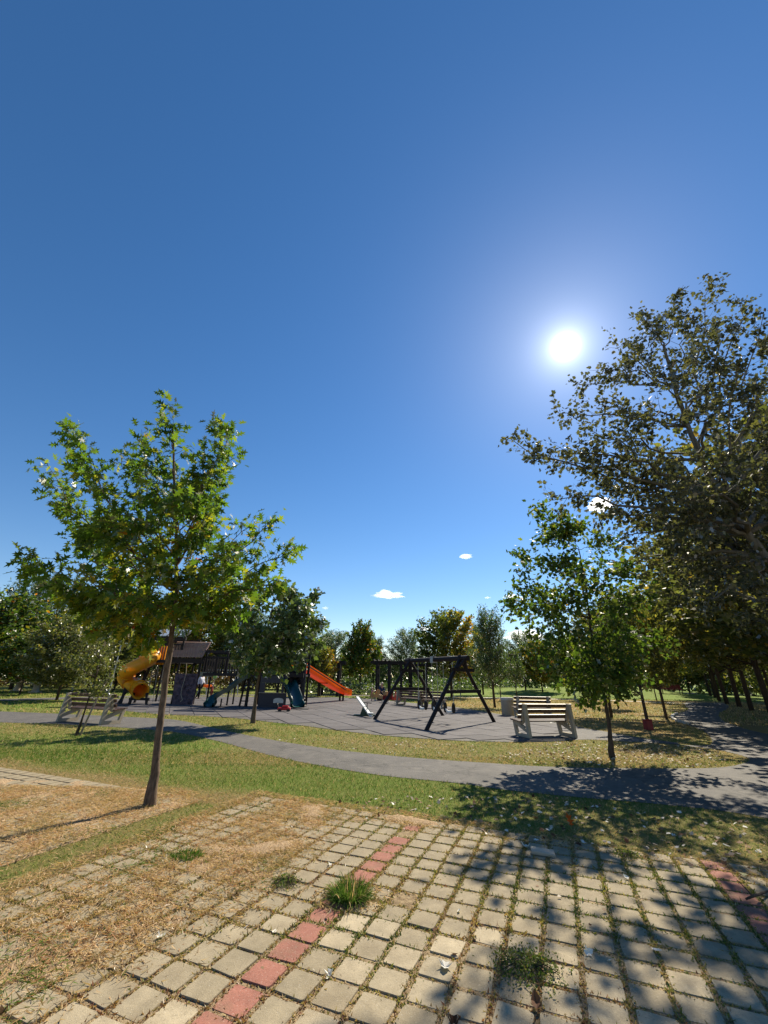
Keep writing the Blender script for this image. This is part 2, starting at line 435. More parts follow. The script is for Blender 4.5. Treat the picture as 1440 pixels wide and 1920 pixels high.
def leaf_batch(name, T, P, ax, nr, size, tint, mat, parent=None, kind=None, width=None):
    N, K = len(P), len(T)
    ax = ax / np.linalg.norm(ax, axis=1, keepdims=True)
    x = np.cross(ax, nr); x /= (np.linalg.norm(x, axis=1, keepdims=True) + 1e-9)
    z = np.cross(x, ax)
    w = size if width is None else width
    co = (P[:, None, :] + x[:, None, :] * (T[None, :, 0, None] * w[:, None, None])
          + ax[:, None, :] * (T[None, :, 1, None] * size[:, None, None]) + z[:, None, :] * (T[None, :, 2, None] * size[:, None, None]))
    me = bpy.data.meshes.new(name)
    me.vertices.add(N * K); me.vertices.foreach_set('co', co.astype(np.float32).ravel())
    me.loops.add(N * K); me.loops.foreach_set('vertex_index', np.arange(N * K, dtype=np.int32))
    me.polygons.add(N); me.polygons.foreach_set('loop_start', np.arange(0, N * K, K, dtype=np.int32))
    me.polygons.foreach_set('loop_total', np.full(N, K, dtype=np.int32))
    me.update(calc_edges=True)
    a = me.attributes.new('tint', 'FLOAT', 'POINT'); a.data.foreach_set('value', np.repeat(tint, K).astype(np.float32))
    me.materials.append(mat)
    o = link(name, me, parent)
    if kind: o['kind'] = kind
    return o

def unit(n):
    v = rng.normal(size=(n, 3)); return v / np.linalg.norm(v, axis=1, keepdims=True)

def single_leaves(T, P, ax, nr, size, tint, mat, parent, nmax=300, name='leaf'):
    """the leaves that show largest become parts of their own; returns the mask of the rest"""
    d = np.linalg.norm(P - V(0, 0, H), axis=1) / size
    # show = in front of the crown as seen, spread out
    idx = np.argsort(d + rng.uniform(0, .35, len(d)) * d)[:nmax]
    qs = np.quantile(tint, [.1, .3, .5, .7, .9, .98]); meshes = []
    for q in qs:
        me = bpy.data.meshes.new('leaf'); me.from_pydata([tuple(t) for t in T], [], [tuple(range(len(T)))])
        a = me.attributes.new('tint', 'FLOAT', 'POINT'); a.data.foreach_set('value', np.full(len(T), q, np.float32))
        me.materials.append(mat); meshes.append(me)
    pl = V(*parent.location)
    for i in idx:
        y = ax[i] / np.linalg.norm(ax[i]); x = np.cross(y, nr[i]); x /= np.linalg.norm(x); z = np.cross(x, y)
        k = int(np.argmin(abs(qs - tint[i])))
        o = bpy.data.objects.new(name, meshes[k]); COL.objects.link(o); o.parent = parent
        s = size[i]; p = P[i]
        o.matrix_local = Matrix(((x[0] * s, y[0] * s, z[0] * s, p[0]), (x[1] * s, y[1] * s, z[1] * s, p[1]), (x[2] * s, y[2] * s, z[2] * s, p[2]), (0, 0, 0, 1)))
    keep = np.ones(len(P), bool); keep[idx] = False
    return keep

# ------------------------------------------------------------------ trees
def bez(a, b, lift, n=7, jit=.03):
    a, b = V(*a), V(*b); L = np.linalg.norm(b - a)
    t = np.linspace(0, 1, n)[:, None]
    m = (a + b) / 2 + lift * L
    p = a * (1 - t) ** 2 + m * 2 * t * (1 - t) + b * t * t
    p[1:-1] += rng.normal(size=(n - 2, 3)) * jit * L
    return p

def hand_tree(name, base, trunk, tips, T, mat, leafsize, nleaf, label, group=None, r0=.07, side=.45, bmat=None,
              hue=(.45, .22), yellow=None, singles=300, sag=.35, spread=.05, sub=9, twig_l=1.0, fullness=1.0, lim0=.25):
    """tree with limbs set by hand. trunk: list of points; tips: list of (tip, index of trunk point it leaves)"""
    root = empty(name, base, 0, label, 'tree', group)
    tr = MB(); n = len(trunk)
    tp = [V(*p) - V(*base) for p in trunk]
    # resample the trunk with slight wobble
    rad = [r0 * (1 - .72 * i / (n - 1)) for i in range(n)]; rad[0] = r0 * 1.55
    fine, fr = [], []
    for i in range(n - 1):
        for k in range(4):
            t = k / 4; fine.append(tp[i] * (1 - t) + tp[i + 1] * t + rng.normal(size=3) * r0 * .10 * (i + k > 0)); fr.append(rad[i] * (1 - t) + rad[i + 1] * t)
    fine.append(tp[-1]); fr.append(rad[-1])
    tr.tube(fine, fr, 12)
    trunk_o = tr.build('trunk', bmat or M['bark'], root); smoothed(trunk_o, 60)
    lb = MB(); P, AX = [], []
    for (tip, k) in tips:
        tip = V(*tip) - V(*base); a = tp[k]; L = np.linalg.norm(tip - a)
        up = V(0, 0, -.10) if (tip - a)[2] > .3 * L else V(0, 0, .12)
        p = bez(a, tip, up, 9, .022)
        r = max(.006, min(rad[k] * .62, .02 * L))
        lb.tube(p, [max(r * (1 - .85 * i / 8), .0025) for i in range(9)], 6)
        m = int(sub * max(1.0, L / 1.5))
        for q in range(m):
            t = lim0 + (1 - lim0) * (q + rng.random()) / m; i = min(7, int(t * 8)); f = t * 8 - i
            o = p[i] * (1 - f) + p[i + 1] * f; d = p[i + 1] - p[i]; d /= np.linalg.norm(d)
            rd = unit(1)[0]; rd -= d * rd.dot(d); rd /= np.linalg.norm(rd)
            dd = d * .8 + rd * .9 + V(0, 0, .15); dd /= np.linalg.norm(dd)
            l = side * twig_l * (1.15 - .6 * t) * rng.uniform(.6, 1.2)
            e = o + dd * l
            tw = bez(o, e, V(0, 0, -.08), 4, .04)
            lb.tube(tw, [.006, .0045, .003, .002], 4)
            cnt = rng.integers(5, 9)
            for c in range(cnt):
                tt = .25 + .75 * (c + rng.random()) / cnt
                ii = min(2, int(tt * 3)); ff = tt * 3 - ii
                P.append(tw[ii] * (1 - ff) + tw[ii + 1] * ff); AX.append(dd)
        for c in range(6):
            P.append(p[-1] - d * rng.uniform(0, .25) * side); AX.append(d)
    smoothed(lb.build('limb', bmat or M['bark'], root), 60)
    P, AX = np.array(P), np.array(AX)
    i = rng.choice(len(P), nleaf, replace=True) if nleaf else np.arange(len(P))
    P, AX = P[i] + rng.normal(size=(len(i), 3)) * spread, AX[i]
    N = len(P)
    ax = AX * .8 + unit(N) * .9 + V(0, 0, -sag)
    nr = unit(N) * .9 + V(0, 0, .7)
    size = leafsize * rng.uniform(.6, 1.25, N)
    tint = np.clip(rng.normal(hue[0], hue[1], N), 0, .86)
    if yellow is not None:
        for (c, rr, amt) in yellow:
            c = V(*c) - V(*base); w = np.exp(-((P - c) ** 2).sum(1) / rr ** 2)
            hit = rng.random(N) < amt * w; tint[hit] = np.clip(rng.normal(.87, .04, hit.sum()), 0, 1)
    P = P + ax / np.linalg.norm(ax, axis=1, keepdims=True) * size[:, None] * .12
    if singles:
        keep = single_leaves(T, P, ax, nr, size, tint, mat, root, singles)
        P, ax, nr, size, tint = P[keep], ax[keep], nr[keep], size[keep], tint[keep]
    leaf_batch('foliage', T, P, ax, nr, size, tint, mat, root, 'stuff')
    return root

def far_tree_mesh(seed, mat, n=5200, leaf=.24, T=OVAL, shape='round', bmat=None, base_h=.22, hue=(.4, .25), yside=0.0, open_=.0):
    """unit tree (height 1, crown radius ~.36 unless scaled): ascending boughs carrying leaf sprays"""
    r = np.random.default_rng(seed)
    tb = MB(); tb.tube([(0, 0, 0), (r.normal() * .006, r.normal() * .006, .3), (r.normal() * .01, r.normal() * .01, .6), (0, 0, .86)], [.018, .014, .009, .003], 7)
    P, AX = [], []
    nb = 64
    for b in range(nb):
        t = (b + r.random()) / nb
        z0 = base_h * .75 + t * .62; az = b * 2.4 + r.normal() * .3
        if shape == 'round': R = .37 * math.sin(math.pi * min(1, .22 + .78 * t)) ** .6; rise = .10 + .16 * t + .05 * r.random()
        elif shape == 'column': R = .27 * (1 - t) ** .45; rise = .2 + .1 * r.random()
        else: R = .34 * (1.0 - .75 * t); rise = .12 + .15 * r.random()          # cone/feather
        R *= r.uniform(.65, 1.15)
        a = np.array([0, 0, z0]); e = np.array([math.cos(az) * R, math.sin(az) * R, min(z0 + rise, 1.0)])
        m = (a + e) / 2 + np.array([0, 0, -.03])
        q = np.linspace(0, 1, 6)[:, None]
        p = a * (1 - q) ** 2 + m * 2 * q * (1 - q) + e * q * q
        if b % 2 == 0: tb.tube(p, [.006, .005, .004, .003, .002, .001], 4, False)
        k = int(n / nb * (0.5 + R / .3))
        tt = .22 + .80 * r.random(k) ** .75
        pos = a * (1 - tt[:, None]) ** 2 + m * 2 * (tt * (1 - tt))[:, None] + e * (tt ** 2)[:, None]
        # sprays: several sub-directions
        ns = 7; sd = r.normal(size=(ns, 3)) * .5 + np.array([math.cos(az), math.sin(az), 1.0]); sd /= np.linalg.norm(sd, axis=1, keepdims=True)
        si = r.integers(0, ns, k); off = r.random(k) * (.085 if shape != 'column' else .06)
        pos = pos + sd[si] * off[:, None] + r.normal(size=(k, 3)) * (.011 + .01 * open_)
        P.append(pos); AX.append(sd[si])
    P, AX = np.concatenate(P), np.concatenate(AX); N = len(P)
    u = r.normal(size=(N, 3)); u /= np.linalg.norm(u, axis=1, keepdims=True)
    u2 = r.normal(size=(N, 3)); u2 /= np.linalg.norm(u2, axis=1, keepdims=True)
    size = leaf * r.uniform(.6, 1.3, N)
    tint = np.clip(r.normal(hue[0], hue[1], N), 0, 1)
    if yside:
        w = np.clip(.5 + P[:, 0] * 2.2 - P[:, 2] * .2, 0, 1); tint = np.clip(tint + w * yside * r.random(N), 0, 1)
    c = leaf_batch('crown', T, P, AX * .7 + u * .8, u2 * .8 + V(0, 0, .5), size, tint, mat)
    me_c = c.data; bpy.data.objects.remove(c)
    tk = tb.build('trunk', bmat or M['bark_dark']); me_t = tk.data; me_t.shade_smooth(); bpy.data.objects.remove(tk)
    return me_c, me_t

def put_tree(kind, px, Y, top, wpx, label, base_py=None, name='tree', group='trees round the playground', rz=None, lean=(0, 0), X=None, Hm=None, Wm=None):
    mc, mt = kind
    if base_py is not None:
        g_ = G(px, base_py); X, Y = g_[0], g_[1]
    elif X is None: X = A(px, 1285, Y)[0]
    hh = Hm or (A(px, top, Y)[2])
    W = Wm or 1.28 * wpx / F * (Y * math.cos(TH) + (hh * .5 - H) * math.sin(TH))
    s = W / .80
    root = empty(name, (X, Y, 0), 0, label, 'tree', group)
    rz = rng.uniform(0, 6.28) if rz is None else rz
    for n_, me in (('trunk', mt), ('crown', mc)):
        o = link(n_, me, root); o.scale = (s, s, hh) if n_ == 'crown' else (min(s, hh * .9), min(s, hh * .9), hh)
        o.rotation_euler = (lean[0], lean[1], rz)
    return root

# ------------------------------------------------------------------ ground layout (metres, world)
def inpoly(x, y, poly):
    x, y = np.asarray(x, float), np.asarray(y, float); c = np.zeros(x.shape, bool); n = len(poly)
    for i in range(n):
        x1, y1 = poly[i][:2]; x2, y2 = poly[(i + 1) % n][:2]
        m = (y1 > y) != (y2 > y)
        with np.errstate(divide='ignore', invalid='ignore'):
            c ^= m & (x < (x2 - x1) * (y - y1) / (y2 - y1 + 1e-12) + x1)
    return c
def smooth_poly(pts, k=5):
    """Catmull-Rom through the points (open)"""
    p = [np.array(q[:2], float) for q in pts]; p = [2 * p[0] - p[1]] + p + [2 * p[-1] - p[-2]]; out = []
    for i in range(1, len(p) - 2):
        for j in range(k):
            t = j / k
            out.append(.5 * ((2 * p[i]) + (-p[i - 1] + p[i + 1]) * t + (2 * p[i - 1] - 5 * p[i] + 4 * p[i + 1] - p[i + 2]) * t * t + (-p[i - 1] + 3 * p[i] - 3 * p[i + 1] + p[i + 2]) * t ** 3))
    out.append(p[-2]); return out
g2 = lambda *l: [G(*q)[:2] for q in l]
near_edge = smooth_poly([(-40, 17.5), (-24, 16.3)] + g2((0, 1355), (110, 1358), (300, 1370), (400, 1388), (500, 1415), (600, 1436), (720, 1455), (850, 1468), (950, 1482), (1100, 1497), (1250, 1510), (1440, 1535)) + [(6.3, 4.6), (7.2, 2.0), (7.6, -4)])
right_edge = smooth_poly([(15.5, -4), (14.6, 4), (14.0, 10), (13.7, 15.5), (15.0, 19.0), (17.2, 22.6), (20.6, 27), (28.7, 36.5), (41, 54.5), (60, 84)])
left_edge = smooth_poly([(57, 86), (44, 63), (25.8, 37.5), (21, 30.3), (16.6, 25), (13.9, 21.0), (12.1, 17.0), (10.2, 14.0), (9.2, 12.95), (8.5, 12.95)])
conn = g2((1270, 1393), (1190, 1382), (1130, 1371), (1088, 1364))
isl_top = smooth_poly(g2((1040, 1391), (1100, 1387), (1180, 1391), (1250, 1395), (1320, 1403)) + [(8.95, 12.0), (8.75, 11.0), (8.1, 10.3)] + g2((1340, 1440), (1200, 1441), (1030, 1438), (900, 1430), (800, 1423), (700, 1414), (600, 1402), (480, 1382), (400, 1365), (330, 1350), (250, 1345), (100, 1338), (0, 1334)) + [(-26, 21.3), (-40, 22.5)])
PATH = near_edge + right_edge + left_edge + conn + isl_top
# playground: near edge (left to right), right edge, far edge
play_near = g2((212, 1331), (300, 1340), (380, 1343), (453, 1348), (505, 1354), (567, 1361), (636, 1370), (700, 1378), (760, 1383), (820, 1387), (870, 1390), (960, 1392), (1040, 1391))
play_rest = g2((1088, 1364), (1030, 1352), (940, 1340), (860, 1327), (780, 1319), (700, 1311), (640, 1308), (560, 1308), (430, 1306), (300, 1307), (215, 1311))
PLAY = play_near + play_rest
# thin pale path far right, and the path behind the playground
def strip(pts, w):
    p = smooth_poly(pts, 4); L, R = [], []
    for i in range(len(p)):
        d = p[min(i + 1, len(p) - 1)] - p[max(i - 1, 0)]; d /= np.linalg.norm(d); n = np.array([-d[1], d[0]])
        L.append(p[i] + n * w / 2); R.append(p[i] - n * w / 2)
    return L + R[::-1]
PALE = strip([(4, 45.0), (9.95, 44.0), (16, 43.6), (22, 42.2), (27.3, 38.6)], 1.2)
BACK = strip([(-60, 20.5), (-34, 23.5), (-24.5, 26.5), (-21.0, 31.5), (-16, 38), (-8, 42.5), (0, 44.2), (5, 45.6)], 2.6)
CONC_PAD = g2((1150, 1306), (1190, 1305), (1215, 1308), (1185, 1311))

# paving grid measured on the photograph
OX, OY, PS, YA = -.4525 * 1.6, 1.8475 * 1.6, .141 * 1.6, math.radians(22.35)
def ij2xy(i, j): return OX + (i * math.cos(YA) + j * math.sin(YA)) * PS, OY + (-i * math.sin(YA) + j * math.cos(YA)) * PS
def xy2ij(x, y):
    dx, dy = x - OX, y - OY
    return (dx * math.cos(YA) - dy * math.sin(YA)) / PS, (dx * math.sin(YA) + dy * math.cos(YA)) / PS

from mathutils import noise as mn
_NG = 320; _NS = .125; _NT = None
def nz(x, y, s=1.0, o=0.0):
    global _NT
    if _NT is None:
        b = np.array([[mn.noise(Vector((i * _NS, j * _NS, 3.7))) for i in range(_NG)] for j in range(_NG)])
        w = np.clip((np.arange(_NG) - _NG + 24) / 24, 0, 1)                      # wrap seamlessly
        b = b * (1 - w)[None, :] + np.roll(b, 0, 1)[:, :1] * w[None, :]; b = b * (1 - w)[:, None] + b[:1, :] * w[:, None]; _NT = b
    u = (np.asarray(x, float) * s + o) / _NS; v = (np.asarray(y, float) * s - o * 1.3) / _NS
    i, j = np.floor(u).astype(int), np.floor(v).astype(int); fu, fv = u - i, v - j
    fu, fv = fu * fu * (3 - 2 * fu), fv * fv * (3 - 2 * fv)
    g = lambda a, b: _NT[b % _NG, a % _NG]
    return (g(i, j) * (1 - fu) + g(i + 1, j) * fu) * (1 - fv) + (g(i, j + 1) * (1 - fu) + g(i + 1, j + 1) * fu) * fv
def sm(a, b, x): t = np.clip((x - a) / (b - a), 0, 1); return t * t * (3 - 2 * t)

def soft_bay(x, y, jit=.25):
    i, j = xy2ij(x, y); n = .9 * nz(x, y, 1.7, 2.0) + (rng.normal(size=np.shape(x)) * jit if jit else 0)
    return bay_mask(i + n, j + n)
def cover_fn(x, y):
    """how thickly dry grass lies over the paving, 0..1 (upper left of the bay and the row by the lawn)"""
    i, j = xy2ij(x, y)
    n = nz(x, y, 1.1, 9.0)
    e = i + 1.5 * n + .10 * (j - 6)
    a = sm(-1.2, -4.6, e + .55 * np.maximum(5 - j, 0) * .35) * sm(-4.5, 0.5, j + .3 * i + 1.5 * n + 3)
    b = sm(12.3, 14.3, j + 1.6 * nz(x, y, 2.0, 9)) * (.55 + .45 * sm(6, -2, i))
    c = sm(-4.0, -6.2, i - .5 * n) * sm(4.5, .5, j)
    # the row of cleaner stones along the edge of the bay
    k = 1 - .55 * np.exp(-((i + 9.4) / .9) ** 2)
    return np.clip(np.maximum(np.maximum(a * .86, b), c * .62) * k, 0, 1)
def bay_mask(i, j):
    """1 inside the two paved bays"""
    return ((i > -10.6) & (j < 14.4)) | ((i < -13.4) & (j < 12.5))
def dry_fn(x, y):
    x, y = np.asarray(x, float), np.asarray(y, float)
    i, j = xy2ij(x, y)
    n = nz(x, y, .55, 3.3)
    d = .22 + .25 * n
    near = y < 13
    d = np.where(near & (j > 12), np.maximum(d, .85 * sm(16.5, 13.2, j + 1.2 * n)), d)
    d = np.where(near & (x < -2.2), np.maximum(d, .95 * sm(1.9, .0, np.hypot((x + 6.2) / 1.9, (y - 6.2) / 1.25) + .5 * n)), d)
    d = np.where((i < -13.4) & (j < 12.5), np.maximum(d, .9), d)
    d = np.where((i > -10.8) & (j < 14), .9, d)
    strip_ = (i < -10.4) & (i > -13.8) & (j < 12)
    d = np.where(near & (x > .5) & (j > 12), d + .42 * sm(.5, 3.5, x) * sm(8.2, 5.5, y), d)
    d = np.where(strip_, .50 + .45 * n + .25 * np.exp(-((i + 10.6) / .8) ** 2), d)
    isl = inpoly(x, y, isl_top + play_near[::-1]) 
    beyond = (y > 9.2) & (x > -4) & (y < 16)
    d = np.where(beyond, .50 + .35 * n + .18 * sm(3, 7, x), d)
    d = np.where((y > 13) & (x <= -4) & (x > -16), .42 + .3 * n, d)
    d = np.where((y > 14) & (x > 4), .78 + .35 * n, d)
    d = np.where((y > 44.5) & (x > 3), .05 + .2 * n, d)
    d = np.where((y > 43) & (x <= 3), .3 + .3 * n, d)
    d = np.where((y > 19) & (x < -16), .28 + .3 * n, d)
    d = np.where((x > 10) & (y < 40) & (x - 10 > (y - 12) * .72), .9 + .2 * n, d)
    return np.clip(d, 0, 1)
def hz(x, y):
    x, y = np.asarray(x, float), np.asarray(y, float)
    m = 1.35 * np.exp(-((x - 30) / 9.5) ** 2 - ((y - 58) / 7.0) ** 2) + .9 * np.exp(-((x - 14) / 14) ** 2 - ((y - 75) / 10.) ** 2)
    return m

# terrain: one sheet to the horizon
def axis(segs):
    out = []
    for a, b, s in segs: out += list(np.arange(a, b, s))
    return np.array(out + [segs[-1][1]])
gx = axis([(-1500, -300, 200), (-300, -60, 20), (-60, -14, 2), (-14, 14, .2), (14, 60, 1.5), (60, 300, 20), (300, 1500, 200)])
gy = axis([(-60, -4, 8), (-4, 16, .2), (16, 30, .5), (30, 90, 1.5), (90, 300, 20), (300, 2500, 300)])
XX, YY = np.meshgrid(gx, gy)
ZZ = hz(XX, YY)
dry = dry_fn(XX, YY)
nx_, ny_ = len(gx), len(gy)
idx = np.arange(nx_ * ny_).reshape(ny_, nx_)
fc = np.stack([idx[:-1, :-1], idx[:-1, 1:], idx[1:, 1:], idx[1:, :-1]], -1).reshape(-1, 4)
me = bpy.data.meshes.new('ground'); me.from_pydata(np.stack([XX, YY, ZZ], -1).reshape(-1, 3).tolist(), [], fc.tolist())
a = me.attributes.new('dry', 'FLOAT', 'POINT'); a.data.foreach_set('value', dry.ravel().astype(np.float32))
me.materials.append(M['lawn']); me.shade_smooth()
ground = tag(link('ground', me), 'green and straw coloured park lawn reaching to the trees', kind='structure')

def sheet(name, poly, z, mat, label, th=.0):
    bm = bmesh.new(); vs_ = [bm.verts.new((p[0], p[1], z)) for p in poly]
    f = bm.faces.new(vs_); bm.normal_update()
    if f.normal.z < 0: bmesh.ops.reverse_faces(bm, faces=[f])
    bmesh.ops.triangulate(bm, faces=bm.faces[:])
    me = bpy.data.meshes.new(name); bm.to_mesh(me); bm.free(); me.materials.append(mat)
    return tag(link(name, me), label, kind='structure')
path_o = sheet('path', PATH, .006, M['asphalt'], 'grey asphalt path curving across the park and off along the tree avenue')
sheet('concrete_path', PALE, .012, M['pale_path'], 'thin pale concrete path crossing the dry lawn in the distance')
sheet('back_path', BACK, .008, M['asphalt'], 'asphalt path passing behind the playground')
sheet('playground_base', PLAY, .010, M['asphalt'], 'grey concrete margin under the rubber playground tiles')

# curved white kerb where the right path narrows, and thin concrete edging
kb = empty('kerb', (0, 0, 0), 0, None, None, None, 'structure'); kb['label'] = 'curved pale kerb at the corner of the shaded path'
kp = smooth_poly([(16.9, 25.4), (15.3, 23.4), (13.85, 21.1), (13.1, 19.2)], 4)
for a_, b_ in zip(kp, kp[1:]):
    MB().bar((a_[0], a_[1], .04), (b_[0], b_[1], .04), .12, .10).build('kerbstone', M['kerb'], kb)

# rubber tiles, laid on their own axes with a stepped near edge
TA = math.radians(25.5); TS = 1.0
e1, e2 = np.array([math.cos(TA), math.sin(TA)]), np.array([math.sin(TA), -math.cos(TA)])
tm = MB().box((0, 0, 0), (TS - .016, TS - .016, .03), 0, .008)
tile_me = bpy.data.meshes.new('rubber_tile'); tile_me.from_pydata(tm.v, [], tm.f); tile_me.materials.append(M['rubber'])
ctr = np.array([0.0, 20.0]); cand = []
for a_ in range(-40, 41):
    for b_ in range(-40, 41):
        c_ = ctr + e1 * (a_ * TS) + e2 * (b_ * TS + (.5 if a_ % 2 else 0))
        cand.append(c_)
cand = np.array(cand)
cs = [cand + e1 * sx * .4 + e2 * sy * .4 for sx in (-1, 1) for sy in (-1, 1)]
ok = inpoly(cand[:, 0], cand[:, 1], PLAY)
okc = np.stack([inpoly(c[:, 0], c[:, 1], PLAY) for c in cs]).sum(0) >= 4
cand = cand[ok & okc]
vis = sorted(cand.tolist(), key=lambda p: math.hypot(*p))
tiling = empty('tile_surface', (0, 0, 0)); tiling['kind'] = 'structure'; tiling['label'] = 'dark grey rubber tiles covering the playground in offset rows'
rest = MB()
for k, p in enumerate(vis):
    z = .010 + rng.uniform(0, .006)
    if k < 295:
        o = link('rubber_tile', tile_me, tiling, (p[0], p[1], z)); o.rotation_euler = (rng.normal() * .003, rng.normal() * .003, TA)
    else: rest.box((p[0], p[1], z), (TS - .016, TS - .016, .03), TA)
if rest.v: rest.build('rubber_tiles_far', M['rubber'], tiling, kind='stuff')

# ------------------------------------------------------------------ paving
paving = empty('pavement', (0, 0, 0)); paving['kind'] = 'structure'; paving['label'] = 'sand coloured square pavers with weedy joints and two red rows'
# soil bed under the joints
bed = [ij2xy(-10.6, -14), ij2xy(30, -14), ij2xy(30, 14.3), ij2xy(-10.6, 14.3)]
sheet('joint_bed', bed, .0145, M['soil'], 'brown soil and moss in the paving joints')
bed2 = [ij2xy(-34, -10), ij2xy(-13.4, -10), ij2xy(-13.4, 12.4), ij2xy(-34, 12.4)]
sheet('joint_bed', bed2, .003, M['soil'], 'soil under the overgrown paving at far left')
S = PS * .85
def stone_mesh(seed, mat):
    r = np.random.default_rng(seed); h = S / 2; m = MB()
    c = [(-h, -h), (h, -h), (h, h), (-h, h)]; j = r.normal(size=(4, 2)) * .0022
    ring = []
    # rounded-corner outline
    out = []
    for k in range(4):
        cx, cy = c[k]; sx, sy = math.copysign(1, cx), math.copysign(1, cy); rr = r.uniform(.008, .018)
        a_, b_ = (cx - sx * rr, cy), (cx, cy - sy * rr)
        if k % 2 == 0: a_, b_ = b_, a_
        out += [(a_[0] + j[k][0], a_[1] + j[k][1]), (cx - sx * rr * .3 + j[k][0], cy - sy * rr * .3 + j[k][1]), (b_[0] + j[k][0], b_[1] + j[k][1])]
    ring0 = [(x, y, -.04) for x, y in out]; ring1 = [(x, y, -.004) for x, y in out]; ring2 = [(x * .982, y * .982, 0) for x, y in out]
    n = len(out); m.add(ring0 + ring1 + ring2, [(i, (i + 1) % n, n + (i + 1) % n, n + i) for i in range(n)] + [(n + i, n + (i + 1) % n, 2 * n + (i + 1) % n, 2 * n + i) for i in range(n)] + [tuple(range(2 * n, 3 * n))])
    me = bpy.data.meshes.new('paver'); me.from_pydata(m.v, [], m.f); me.materials.append(mat); return me, m
sand = [stone_mesh(s, M['paver']) for s in range(7)]; red = [stone_mesh(50 + s, M['paver_red']) for s in range(3)]
stones = []
for i in range(-34, 30):
    for j in range(-14, 15):
        if not bay_mask(i, j): continue
        x, y = ij2xy(i, j)
        if y < .4 or y > 12 or abs(x) > 1.25 * y + .8: continue
        stones.append((math.hypot(x, y), i, j, x, y))
stones.sort(); rest = MB(); rest_red = MB(); STONE_Z = {}
for k, (d_, i, j, x, y) in enumerate(stones):
    isred = (i in (0, 13)); me_, mb_ = (red if isred else sand)[int(rng.integers(0, 3 if isred else 7))]
    z = .020 + rng.normal() * .0025; rz = -YA + rng.normal() * .018; x += rng.normal() * .003; y += rng.normal() * .003
    if i <= -13: z = .012
    inv_ = abs(x) < 1.02 * y + .3 and y > 1.6
    STONE_Z[(i, j)] = z
    if k < 298 + 0 and True:
        o = link('red_paver' if isred else 'paver', me_, paving, (x, y, z)); o.rotation_euler = (rng.normal() * .010, rng.normal() * .010, rz)
    else:
        co, si = math.cos(rz), math.sin(rz)
        (rest_red if isred else rest).add([(x + a_ * co - b_ * si, y + a_ * si + b_ * co, z + c_) for a_, b_, c_ in mb_.v], mb_.f)
rest.build('pavers_far', M['paver'], paving, kind='stuff'); rest_red.build('red_pavers_far', M['paver_red'], paving, kind='stuff')

# ------------------------------------------------------------------ grass, straw, weeds, litter
def vis_mask(x, y, m=.35):
    return (np.abs(x) < 1.03 * y + m) & (y > 1.0)
def blades(name, n, box, hgt, wid, accept, tintf, lay=.35, label=None, mat=None, z0=0.0, wmul=1.0):
    x = rng.uniform(box[0], box[1], n); y = rng.uniform(box[2], box[3], n)
    m = vis_mask(x, y) & accept(x, y); x, y = x[m], y[m]; N = len(x)
    if N == 0: return None
    d = unit(N) * V(1, 1, 0); d /= (np.linalg.norm(d, axis=1, keepdims=True) + 1e-6)
    l = lay(x, y) if callable(lay) else lay
    l = np.clip(rng.normal(0, 1, N) * .12 + l, 0.02, 1.4)
    ax = d * l[:, None] + V(0, 0, 1) * np.clip(1.05 - l, .06, 1)[:, None]
    P = np.stack([x, y, (z0(x, y) if callable(z0) else z0) + 0 * x], 1)
    h = (hgt(x, y) if callable(hgt) else hgt) * rng.uniform(.5, 1.3, N)
    o = leaf_batch(name, TRI, P, ax, unit(N), h, np.clip(tintf(x, y), 0, 1), mat or M['grass'], None, 'stuff', wid * rng.uniform(.6, 1.4, N) * wmul)
    if label: o['label'] = label
    return o
def on_path(x, y): return inpoly(x, y, PATH) | inpoly(x, y, PLAY) | inpoly(x, y, BACK) | inpoly(x, y, PALE)
def lawn_ok(x, y):
    q = rng.normal(size=(2, len(x))) * .045
    return ~on_path(x + q[0], y + q[1]) & ~soft_bay(x, y)
def dtint(x, y):
    d = dry_fn(x, y); n = rng.normal(0, .13, len(x)); f = rng.random(len(x))
    return np.where(f < d * .8 + .03, .62 + .3 * rng.random(len(x)), .12 + .25 * d + n)
blades('grass', 150000, (-9, 8, 3.2, 10.5), .045, .007, lawn_ok, dtint, lambda x, y: .35 + .5 * dry_fn(x, y), 'short park grass between the paving and the path')
blades('grass', 110000, (-16, 14, 9, 20), .055, .013, lawn_ok, dtint, lambda x, y: .35 + .4 * dry_fn(x, y), 'yellowing grass verge between the path and the playground')
blades('grass', 80000, (-36, 34, 19, 46), .09, .034, lawn_ok, dtint, .35, 'lawn grass beyond the playground', z0=hz)
# dry straw lying over the paving (and the overgrown bay)
def straw_ok(x, y):
    i, j = xy2ij(x, y); c = cover_fn(x, y)
    joint = (np.abs(i - np.round(i)) > .40) | (np.abs(j - np.round(j)) > .40)
    p = c ** 1.3 * (.55 + .45 * joint) * np.clip(.75 + 1.3 * nz(x, y, 3.0, 5.5), .05, 1)
    p = np.where(i < -13.4, .55 * np.clip(.75 + 1.0 * nz(x, y, 2.2, 1.5), .15, 1), p)
    edge = (rng.random(len(x)) < .35) & ~bay_mask(i, j) & (i < 4) & ~on_path(x, y) & bay_mask(i + .9, j - .9)
    return (soft_bay(x, y) & (rng.random(len(x)) < p * 1.05)) | edge
def straw_tint(x, y):
    n = nz(x, y, 2.0, 12.0)
    t = .80 + .12 * rng.normal(size=len(x)) + .1 * n
    gr = rng.random(len(x)) < np.clip(-.16 + .9 * nz(x, y, 1.6, 31.0), .02, .5)
    return np.where(gr, .1 + .3 * rng.random(len(x)), np.clip(t, .5, .99))
blades('straw', 420000, (-7.6, 4, 1.5, 7.2), .062, .0062, straw_ok, straw_tint, .95, 'dry straw coloured grass matted over the paving', z0=lambda x, y: .018 + .014 * np.clip(cover_fn(x, y), 0, 1))
